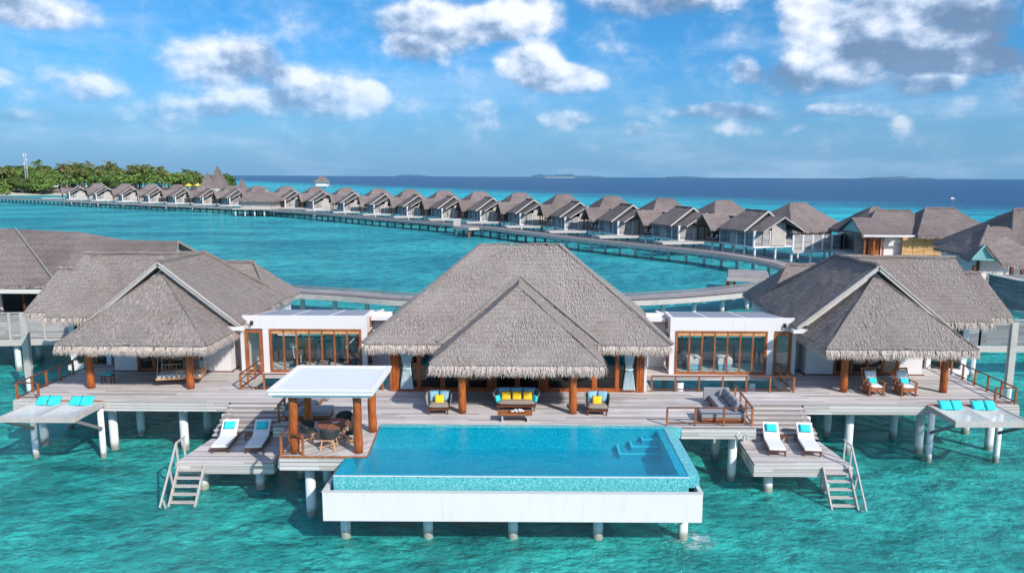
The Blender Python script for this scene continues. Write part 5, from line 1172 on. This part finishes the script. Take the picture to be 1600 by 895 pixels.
pillow('small turquoise pillow at the left arm of the sofa', 'pillow', (-.84,33.55,DK+.54), .34, .34, .12, 'turq', R(75), R(55)); pillow('small turquoise pillow at the right arm of the sofa', 'pillow', (.90,33.55,DK+.54), .34, .34, .12, 'turq', R(75), R(-55))
ct = thing('coffee_table', 'low rectangular wooden coffee table in front of the sofa', 'table', (0,32.0,DK)); mb = MB(); mb.box(-.78,.78,31.68,32.28,DK+.33,DK+.39); mb.build('tabletop', 'teak', ct, bevel=.01)
for x in (-.6,.55): mb = MB(); mb.box(x,x+.07,31.75,32.2,DK,DK+.33); mb.build('leg', 'metal', ct)
sh = thing('shell_bowl', 'pale carved bowl and shells resting on the coffee table', 'bowl', (.1,31.98,DK+.39)); r5 = random.Random(4); mb = MB()
for k in range(9): mb.ell((-.12+k*.055+r5.uniform(-.03,.03),31.98+r5.uniform(-.1,.1),DK+.44+r5.uniform(0,.05)),(.07,.05,.05),8,5)
mb.build('shells', 'cream', sh, smooth=True); mb = MB(); mb.beam((.1,31.9,DK+.42),(.45,31.86,DK+.42),.08,.03); mb.beam((-.3,32.0,DK+.41),(.25,32.02,DK+.41),.26,.02); mb.build('tray', 'teak_dark', sh)
# rocking chairs
def make_rocker():
    o = thing('rocking_chair', 'x', 'rocking chair', (0,0,0), 0, 'rocking chairs on the right porch')
    for s_ in (-1,1):
        mb = MB(); mb.tube([(s_*.34,-.55,.10),(s_*.34,-.35,.045),(s_*.34,0,.025),(s_*.34,.35,.045),(s_*.34,.65,.11)], .026, 8); mb.build('rocker', 'teak', o, smooth=True)
        mb = MB(); mb.box(s_*.34-.03,s_*.34+.03,-.36,-.30,.05,.60); mb.build('leg', 'teak', o); mb = MB(); mb.box(s_*.34-.03,s_*.34+.03,.22,.28,.04,.60); mb.build('leg', 'teak', o)
        mb = MB(); mb.box(s_*.36-.045,s_*.36+.045,-.42,.34,.60,.64); mb.build('armrest', 'teak', o, bevel=.01); mb = MB(); mb.box(s_*.34-.012,s_*.34+.012,-.30,.22,.18,.42); mb.build('side_rail', 'teak', o)
        mb = MB(); mb.beam((s_*.32,.24,.30),(s_*.34,.56,1.10),.06,.06,(0,1,0)); mb.build('back_post', 'teak', o)
    mb = MB(); mb.box(-.31,.31,-.36,.28,.30,.35); mb.box(-.31,.31,-.38,-.34,.22,.36); mb.build('seat_frame', 'teak', o)
    mb = MB(); [mb.beam((-.24+k*.08,.26,.36),(-.25+k*.084,.55,1.06),.03,.02,(0,1,0)) for k in range(7)]; mb.beam((-.36,.56,1.10),(.36,.56,1.10),.05,.07); mb.build('back_slats', 'teak', o)
    mb = MB(); mb.pillow(.60,.62,.16,Mx((0,-.06,.42)),pinch=.02); mb.build('seat_cushion', 'whitecl', o, smooth=True, merge=True); mb = MB(); mb.pillow(.58,.60,.18,Mx((0,.30,.78),R(69)),pinch=.08); mb.build('back_cushion', 'whitecl', o, smooth=True, merge=True); return o
rk = make_rocker()
for i, (x, y, lab, pl) in enumerate(((18.2,36.45,'reddish wooden rocking chair with cream cushions, the one nearer the left porch column','turquoise lumbar pillow on the left rocking chair'),(19.8,36.4,'reddish wooden rocking chair with cream cushions, nearer the middle of the porch','turquoise lumbar pillow on the right rocking chair'))):
    o = rk if i == 0 else copy_tree(rk); place(o, (x,y,DK), R(4), lab); o.scale = (1.08,1.08,1.08); pillow(pl, 'pillow', (x-.01,y+.10,DK+.66), .50,.28,.14,'turq',R(66),R(4))
# stool by the left porch column
so_ = thing('stool', 'small wooden stool with turquoise seat pad beside the left porch column', 'stool', (-21.55,37.6,DK)); mb = MB(); mb.box(-21.85,-21.27,37.42,37.78,DK+.42,DK+.47); mb.build('seat', 'teak_dark', so_); mb = MB(); mb.pillow(.62,.40,.10,Mx((-21.56,37.6,DK+.51)),pinch=.02); mb.build('seat_pad', 'turq', so_, smooth=True, merge=True)
for dx in (-.24,.24):
    for dy in (-.14,.14): mb = MB(); mb.box(-21.56+dx-.025,-21.56+dx+.025,37.6+dy-.025,37.6+dy+.025,DK,DK+.42); mb.build('leg', 'teak_dark', so_)
# hanging daybed swing
sw = thing('daybed_swing', 'hanging wooden daybed swing with cream mattress under the left porch', 'daybed', (-17.75,37.75,DK+.38), R(14))
sw['_b'] = (0,0,0)
mb = MB(); mb.box(-1.1,1.1,-.65,.65,0,.09); mb.build('frame', 'teak_light', sw); mb = MB(); mb.pillow(2.15,1.25,.2,Mx((0,0,.18)),pinch=.01,n=12); mb.build('mattress', 'cream', sw, smooth=True, merge=True)
for k in range(9): mb = MB(); mb.ell((-.95+k*.24,-.60,.14),(.10,.06,.08),8,6); mb.build('tassel', 'whitecl', sw, smooth=True)
mb = MB(); mb.beam((-1.1,.65,.5),(1.1,.65,.5),.05,.05); mb.beam((1.1,-.6,.45),(1.1,.65,.5),.05,.05); mb.beam((-.1,-.65,.42),(1.1,-.65,.42),.05,.05)
for k in range(13): mb.box(-1.1+k*.18,-1.07+k*.18,.63,.66,.09,.48)
for k in range(7): mb.box(1.08,1.11,-.6+k*.2,-.57+k*.2,.09,.46)
for k in range(6): mb.box(-.1+k*.24,-.07+k*.24,-.66,-.63,.09,.41)
mb.build('railing', 'teak_light', sw)
for x, y in ((-1.05,-.6),(1.05,-.6),(-1.05,.6),(1.05,.6)): mb = MB(); mb.tube([(x,y,.05),(x*.9,y*.3,2.2)], .018, 5); mb.build('rope', 'graywood', sw)
for x, a_, m_ in ((.25,10,'taupe'),(.62,-8,'taupe'),(.95,-30,'cream')): p = pillow({10:'brown pillow on the daybed swing, farthest left of the three',-8:'brown pillow in the middle of the daybed swing pillows',-30:'cream pillow at the right end of the daybed swing'}[a_], 'pillow', (-17.75+x*.97-.11,37.75+x*.24+.42,DK+.38+.5), .5,.48,.16,m_,R(68),R(14+a_))
# lagoon nets with cushions
for s in (-1,1):
    T = lambda p: (s*p[0],p[1],p[2]); x0, x1, y0, y1, z = 20.05, 23.35, 32.1, 34.55, 2.68
    o = thing('lagoon_net', 'grey timber framed net lounger over the water at the far %s front of the deck' % ('left' if s < 0 else 'right'), 'net lounger', (s*21.7,33.3,z))
    for (p, q) in (((x0-.1,y0,z),(x1+.1,y0,z)),((x0,y0+.05,z),(x0,y1,z)),((x1,y0+.05,z),(x1,y1,z))): mb = MB(T); mb.beam(p,q,.10,.26); mb.build('frame_beam', 'graywood', o, bevel=.01)
    mb = MB(T); mb.beam(((x0+x1)/2,y0+.05,z+.06),((x0+x1)/2,y1,z+.06),.08,.08); mb.build('middle_bar', 'graywood', o)
    mb = MB(T); mb.beam((x0,y1,z+.08),(x1,y1,z+.08),.10,.12); mb.build('rear_rail', 'teak', o)
    for a, b in ((x0+.05,(x0+x1)/2-.04),((x0+x1)/2+.04,x1-.05)):
        mb = MB(T); n = 8
        for j in range(n+1):
            for i in range(n+1): u, v = i/n, j/n; mb.v.append((a+(b-a)*u, y0+.05+(y1-y0-.1)*v, z+.10-.16*math.sin(math.pi*u)*math.sin(math.pi*v)))
        for j in range(n):
            for i in range(n): q = j*(n+1)+i; mb.f.append((q,q+1,q+n+2,q+n+1)); mb.mi.append(0)
        mb.build('net', 'net', o, recalc=False)
    for x in (x0,x1): mb = MB(T); mb.beam((x,y0+.15,z-.12),(x,y1-.35,z-1.15),.09,.14); mb.build('brace', 'graywood_dark', o)
    for x in (x0+.0,x1): pile(s*(x+.1), y1-.2, z-.2, .14, o)
    sd_ = 'left' if s < 0 else 'right'
    W_ = {'left': ['far left','second from the left','third from the left','far right'], 'right': ['far left','second from the left','third from the left','far right']}[sd_]
    xs = sorted([s*x for x in (20.68,21.25,22.25,22.85)])
    for k, x in enumerate(xs): pillow('turquoise cushion on the %s net lounger, %s of its four' % (sd_, W_[k]), 'cushion', (x,34.25,z+.22), .60,.56,.15,'turq',R(42)+R(6)*(k % 2),R(8 if k % 2 else -5),R(4 if k % 2 else -3),group='turquoise cushions on the net loungers')
# sofas on the corner terraces
def corner_sofa(s, label):
    T = lambda p: (s*p[0],p[1],p[2]); o = thing('corner_sofa', label, 'sofa', (s*9.6,33,DK))
    mb = MB(T); mb.box(8.35,10.35,31.75,32.75,DK+.12,DK+.2); mb.box(9.35,10.35,32.75,34.6,DK+.12,DK+.2); mb.build('base', 'teak', o, bevel=.01)
    mb = MB(T); mb.box(8.4,10.3,31.8,32.7,DK,DK+.12); mb.box(9.4,10.3,32.7,34.5,DK,DK+.12); mb.build('plinth', 'teak_dark', o)
    mb = MB(T); mb.box(8.35,10.35,31.75,32.74,DK+.21,DK+.45); mb.build('seat_cushion', 'graycl', o, bevel=.05, seg=3); mb = MB(T); mb.box(9.35,10.35,32.76,34.6,DK+.21,DK+.45); mb.build('seat_cushion', 'graycl', o, bevel=.05, seg=3)
    mb = MB(T); mb.box(9.1,10.35,34.62,34.74,DK+.1,DK+.8); mb.build('back_panel', 'graycl', o, bevel=.03); mb = MB(T); mb.box(10.26,10.36,31.8,34.6,DK+.45,DK+.7); mb.build('back_panel', 'graycl', o, bevel=.03)
    for k in range(4):
        pp = MB(T); pp.pillow(.62,.5,.2,Mx((10.02,32.25+k*.62,DK+.68),R(68),0,R(-90+(6 if k % 2 else -8)))); pp.build('back_cushion', 'graycl', o, smooth=True, merge=True)
corner_sofa(1, 'dark grey L-shaped corner sofa behind the railing beside the pool steps'); corner_sofa(-1, 'dark grey L-shaped corner sofa on the terrace behind the white canopy')
# dining set under the canopy
dt = thing('dining_table', 'round slatted wooden dining table under the white canopy', 'table', (-7.45,29.3,DK)); mb = MB(); n = 32; mb.prism([(-7.45+.68*math.cos(2*math.pi*k/n),29.3+.68*math.sin(2*math.pi*k/n)) for k in range(n)], DK+.71, DK+.75); mb.build('tabletop', planks('table_slats','x',w=.09,gap=.18,cols=((.26,.10,.06),(.20,.07,.04),(.33,.15,.10))), dt, bevel=.008)
for k in range(4): a = k*math.pi/2+.6; mb = MB(); mb.beam((-7.45+.42*math.cos(a),29.3+.42*math.sin(a),DK),(-7.45+.28*math.cos(a),29.3+.28*math.sin(a),DK+.71),.06,.06,(0,1,0)); mb.build('leg', 'teak', dt)
fb = thing('fruit_bowl', 'white bowl of red fruit on the round dining table', 'bowl', (-7.38,29.35,DK+.75)); mb = MB(); mb.tube([(-7.38,29.35,DK+.75),(-7.38,29.35,DK+.77),(-7.38,29.35,DK+.83)], [.07,.13,.17], 16); mb.build('bowl', 'whitecl', fb, smooth=True)
for k in range(5): mb = MB(); a = k*1.256; mb.ell((-7.38+.08*math.cos(a),29.35+.08*math.sin(a),DK+.86),(.055,.055,.05),10,7); mb.build('fruit', 'red', fb, smooth=True)
def make_dchair():
    o = thing('dining_chair', 'x', 'chair', (0,0,0), 0, 'woven dining chairs round the table'); mb = MB(); n = 20; rows_ = 6
    for j in range(rows_+1):
        f = j/rows_
        for i in range(n+1): t_ = 2*i/n-1; a = t_*R(105); k = 1+.14*f; mb.v.append((.29*k*math.sin(a), .28*k*math.cos(a), .46+f*(.36-.13*abs(t_)**2)))
    for j in range(rows_):
        for i in range(n): q = j*(n+1)+i; mb.f.append((q,q+1,q+n+2,q+n+1)); mb.mi.append(0)
    ob = mb.build('woven_back', 'wicker', o, recalc=False, smooth=True); m = ob.modifiers.new('solid','SOLIDIFY'); m.thickness = .02
    mb = MB(); mb.tube([(.33*math.sin((2*i/n-1)*R(105)), .32*math.cos((2*i/n-1)*R(105)), .82-.13*abs(2*i/n-1)**2) for i in range(n+1)], .02, 6); mb.build('rim', 'wicker', o, smooth=True)
    mb = MB(); mb.ell((0,0,.45),(.29,.28,.05),16,6); mb.build('seat', 'wicker', o, smooth=True)
    for sx_ in (-1,1):
        for sy_ in (-1,1): mb = MB(); mb.beam((sx_*.28,sy_*.26,0),(sx_*.20,sy_*.18,.42),.04,.04,(0,1,0)); mb.build('leg', 'teak_light', o)
    mb = MB(); mb.beam((-.26,-.24,.12),(.26,.24,.12),.03,.03); mb.beam((-.26,.24,.135),(.26,-.24,.135),.03,.03); mb.beam((-.25,-.22,.38),(.25,-.22,.38),.04,.04); mb.beam((-.25,.22,.38),(.25,.22,.38),.04,.04); mb.build('stretcher', 'teak_light', o); return o
dc = make_dchair()
for i, (x, y, a, lab) in enumerate(((-7.42,28.45,180,'dark woven dining chair in front of the round table, its back to the pool camera side'),(-8.42,29.15,85,'dark woven dining chair at the left of the round table'),(-6.62,29.0,-65,'dark woven dining chair right of the table, partly behind a column'),(-7.25,30.25,-5,'dark woven dining chair on the far side of the round table'))):
    o = dc if i == 0 else copy_tree(dc); place(o, (x,y,DK), R(a), lab.replace(', its back to the pool camera side', ', back turned to the viewer')); o.scale = (1.05,1.05,1.05)
# massage tables
for i, (x, lab) in enumerate(((10.0,'massage table with white towel and pale blue cover, left one in the massage room'),(11.75,'massage table with white towel and pale blue cover, right one in the massage room'))):
    o = thing('massage_table', lab, 'massage table', (x,41.6,DK), 0, 'massage tables in the glass room'); mb = MB(); mb.box(x-.38,x+.38,40.75,42.6,DK+.05,DK+.62); mb.build('skirt', 'blue', o, bevel=.03)
    mb = MB(); mb.pillow(.86,1.95,.2,Mx((x,41.68,DK+.70)),pinch=.01,n=10); mb.build('mattress', 'whitecl', o, smooth=True, merge=True); mb = MB(); mb.box(x-.42,x+.42,40.72,40.86,DK+.38,DK+.7); mb.build('towel', 'whitecl', o, bevel=.03)
    mb = MB(); mb.tube([(x,40.7,DK+.74),(x+.1,40.78,DK+.78),(x,40.9,DK+.74)], .06, 6); mb.build('face_rest', 'taupe', o)
# gym machines
def treadmill(label, x, y, rz=0):
    o = thing('treadmill', label, 'gym machine', (0,0,0)); mb = MB(); mb.box(-.35,.35,-.8,.8,.04,.18); mb.build('deck', 'black', o, bevel=.02)
    for s_ in (-1,1): mb = MB(); mb.beam((s_*.36,.65,.1),(s_*.34,.5,1.25),.07,.07,(0,1,0)); mb.beam((s_*.35,.5,1.0),(s_*.35,-.1,.95),.05,.05); mb.build('upright', 'metal', o)
    mb = MB(); mb.beam((-.4,.5,1.28),(.4,.5,1.28),.35,.09); mb.build('console', 'black', o); mb = MB(); mb.box(-.26,.26,-.75,.55,.18,.19); mb.build('belt', 'graycl', o); return place(o,(x,y,DK+.03),rz)
treadmill('treadmill with dark console in the middle of the gym room', -11.3, 41.6, R(10)); treadmill('treadmill at the right end of the gym room', -9.4, 42.0, R(-20))
o = thing('exercise_bike', 'upright exercise bike with white console at the left of the gym room', 'gym machine', (0,0,0)); mb = MB(); mb.box(-.25,.25,-.5,-.42,0,.07); mb.box(-.25,.25,.42,.5,0,.07); mb.beam((0,-.45,.05),(0,.45,.05),.08,.06); mb.build('base','black',o); mb = MB(); mb.tube([(-.06,.1,.32),(.06,.1,.32)], .26, 20); mb.build('flywheel','black',o); mb = MB(); mb.tube([(0,-.25,.1),(0,-.32,.95)], .04, 8); mb.build('seat_post','metal',o); mb = MB(); mb.ell((0,-.32,.98),(.13,.16,.05)); mb.build('saddle','black',o,smooth=True); mb = MB(); mb.tube([(0,.2,.1),(0,.42,1.15)], .04, 8); mb.tube([(-.25,.3,1.15),(0,.45,1.18),(.25,.3,1.15)], .025, 6); mb.build('handlebar','metal',o); mb = MB(); mb.box(-.16,.16,.38,.44,1.15,1.4); mb.build('console','whitecl',o); place(o,(-12.75,41.4,DK+.03),R(160))
o = thing('cross_trainer', 'tall cross trainer with white upper frame in the gym room', 'gym machine', (0,0,0)); mb = MB(); mb.box(-.3,.3,-.7,.7,0,.08); mb.build('base','black',o); mb = MB(); mb.tube([(0,.5,.08),(0,.45,1.6)], .06, 8); mb.build('column','whitecl',o)
for s_ in (-1,1): mb = MB(); mb.tube([(s_*.25,.5,.4),(s_*.28,.35,1.1),(s_*.28,.1,1.65)], .03, 8); mb.build('handle','black',o); mb = MB(); mb.beam((s_*.2,-.6,.2),(s_*.2,.5,.35),.08,.06); mb.box(s_*.2-.08,s_*.2+.08,-.35,.05,.28,.33); mb.build('pedal','black',o)
mb = MB(); mb.tube([(-.05,.55,.45),(.05,.55,.45)], .34, 20); mb.build('flywheel','metal',o); mb = MB(); mb.box(-.2,.2,.4,.5,1.55,1.85); mb.build('console','whitecl',o); place(o,(-10.5,43.0,DK+.03),R(200)); 
o = thing('weight_bench', 'black weight bench near the right end of the gym room', 'gym machine', (0,0,0)); mb = MB(); mb.box(-.15,.15,-.7,.2,.40,.48); mb.build('seat_pad','black',o,bevel=.02); mb = MB(); mb.beam((0,.2,.44),(0,.85,.95),.3,.08,(0,0,1)); mb.build('back_pad','black',o,bevel=.02); mb = MB(); mb.beam((0,-.6,.05),(0,.7,.05),.08,.06); mb.box(-.04,.04,-.55,-.45,.05,.4); mb.box(-.04,.04,.1,.2,.05,.4); mb.box(-.25,.25,-.65,-.57,0,.06); mb.box(-.25,.25,.65,.73,0,.06); mb.build('frame','metal',o); place(o,(-9.0,40.9,DK+.03),R(70))
o = thing('cabinet', 'tan wooden cabinet against the left wall of the gym room', 'cabinet', (-13.1,43.6,DK)); mb = MB(); mb.box(-13.6,-12.4,43.3,43.8,DK+.03,DK+1.15); mb.build('carcass','teak_light',o,bevel=.01)
for x in (-13.55,-12.97): mb = MB(); mb.box(x,x+.54,43.27,43.298,DK+.1,DK+1.08); mb.build('door','teak_light',o)
# interior furniture glimpsed through the main glass doors
for i, (x, w, lab) in enumerate(((-3.2,1.6,'cream sofa inside the main villa, left of the centre doors'),(2.9,1.8,'cream sofa inside the main villa, right of the centre doors'))):
    o = thing('indoor_sofa', lab, 'sofa', (x,38.6,DK)); mb = MB(); mb.box(x-w/2,x+w/2,38.2,39.1,DK+.1,DK+.45); mb.build('seat','cream',o,bevel=.05); mb = MB(); mb.box(x-w/2,x+w/2,38.95,39.2,DK+.45,DK+.95); mb.build('backrest','cream',o,bevel=.05)
    for sx_ in (-1,1): mb = MB(); mb.box(x+sx_*w/2-.1,x+sx_*w/2+.1,38.2,39.1,DK+.1,DK+.7); mb.build('armrest','cream',o,bevel=.04)
for s in (-1,1):
    x = s*19.3; o = thing('bed', 'white-covered bed inside the guest villa with the %s' % ('daybed swing' if s < 0 else 'rocking chairs'), 'bed', (x,43.2,DK)); mb = MB(); mb.box(x-1,x+1,42.2,44.3,DK+.1,DK+.4); mb.build('base','teak_dark',o); mb = MB(); mb.box(x-.98,x+.98,42.2,44.2,DK+.4,DK+.7); mb.build('mattress','whitecl',o,bevel=.06); mb = MB(); mb.box(x-1.1,x+1.1,44.3,44.4,DK+.1,DK+1.3); mb.build('headboard','teak',o)
# outdoor shower hose on the terrace end
o = thing('hose', 'coiled white hose hanging at the pool terrace corner by the right stairs', 'hose', (10.2,31.1,2.4)); mb = MB(); mb.tube([(10.2+.09*math.cos(a*.5),31.06,2.45+.16*math.sin(a*.5)-.012*a) for a in range(22)], .012, 6); mb.tube([(9.9,31.08,2.62),(9.75,31.08,2.5),(9.85,31.08,2.3),(9.98,31.08,2.45)], .02, 6); mb.build('coil','whitecl',o,smooth=True)
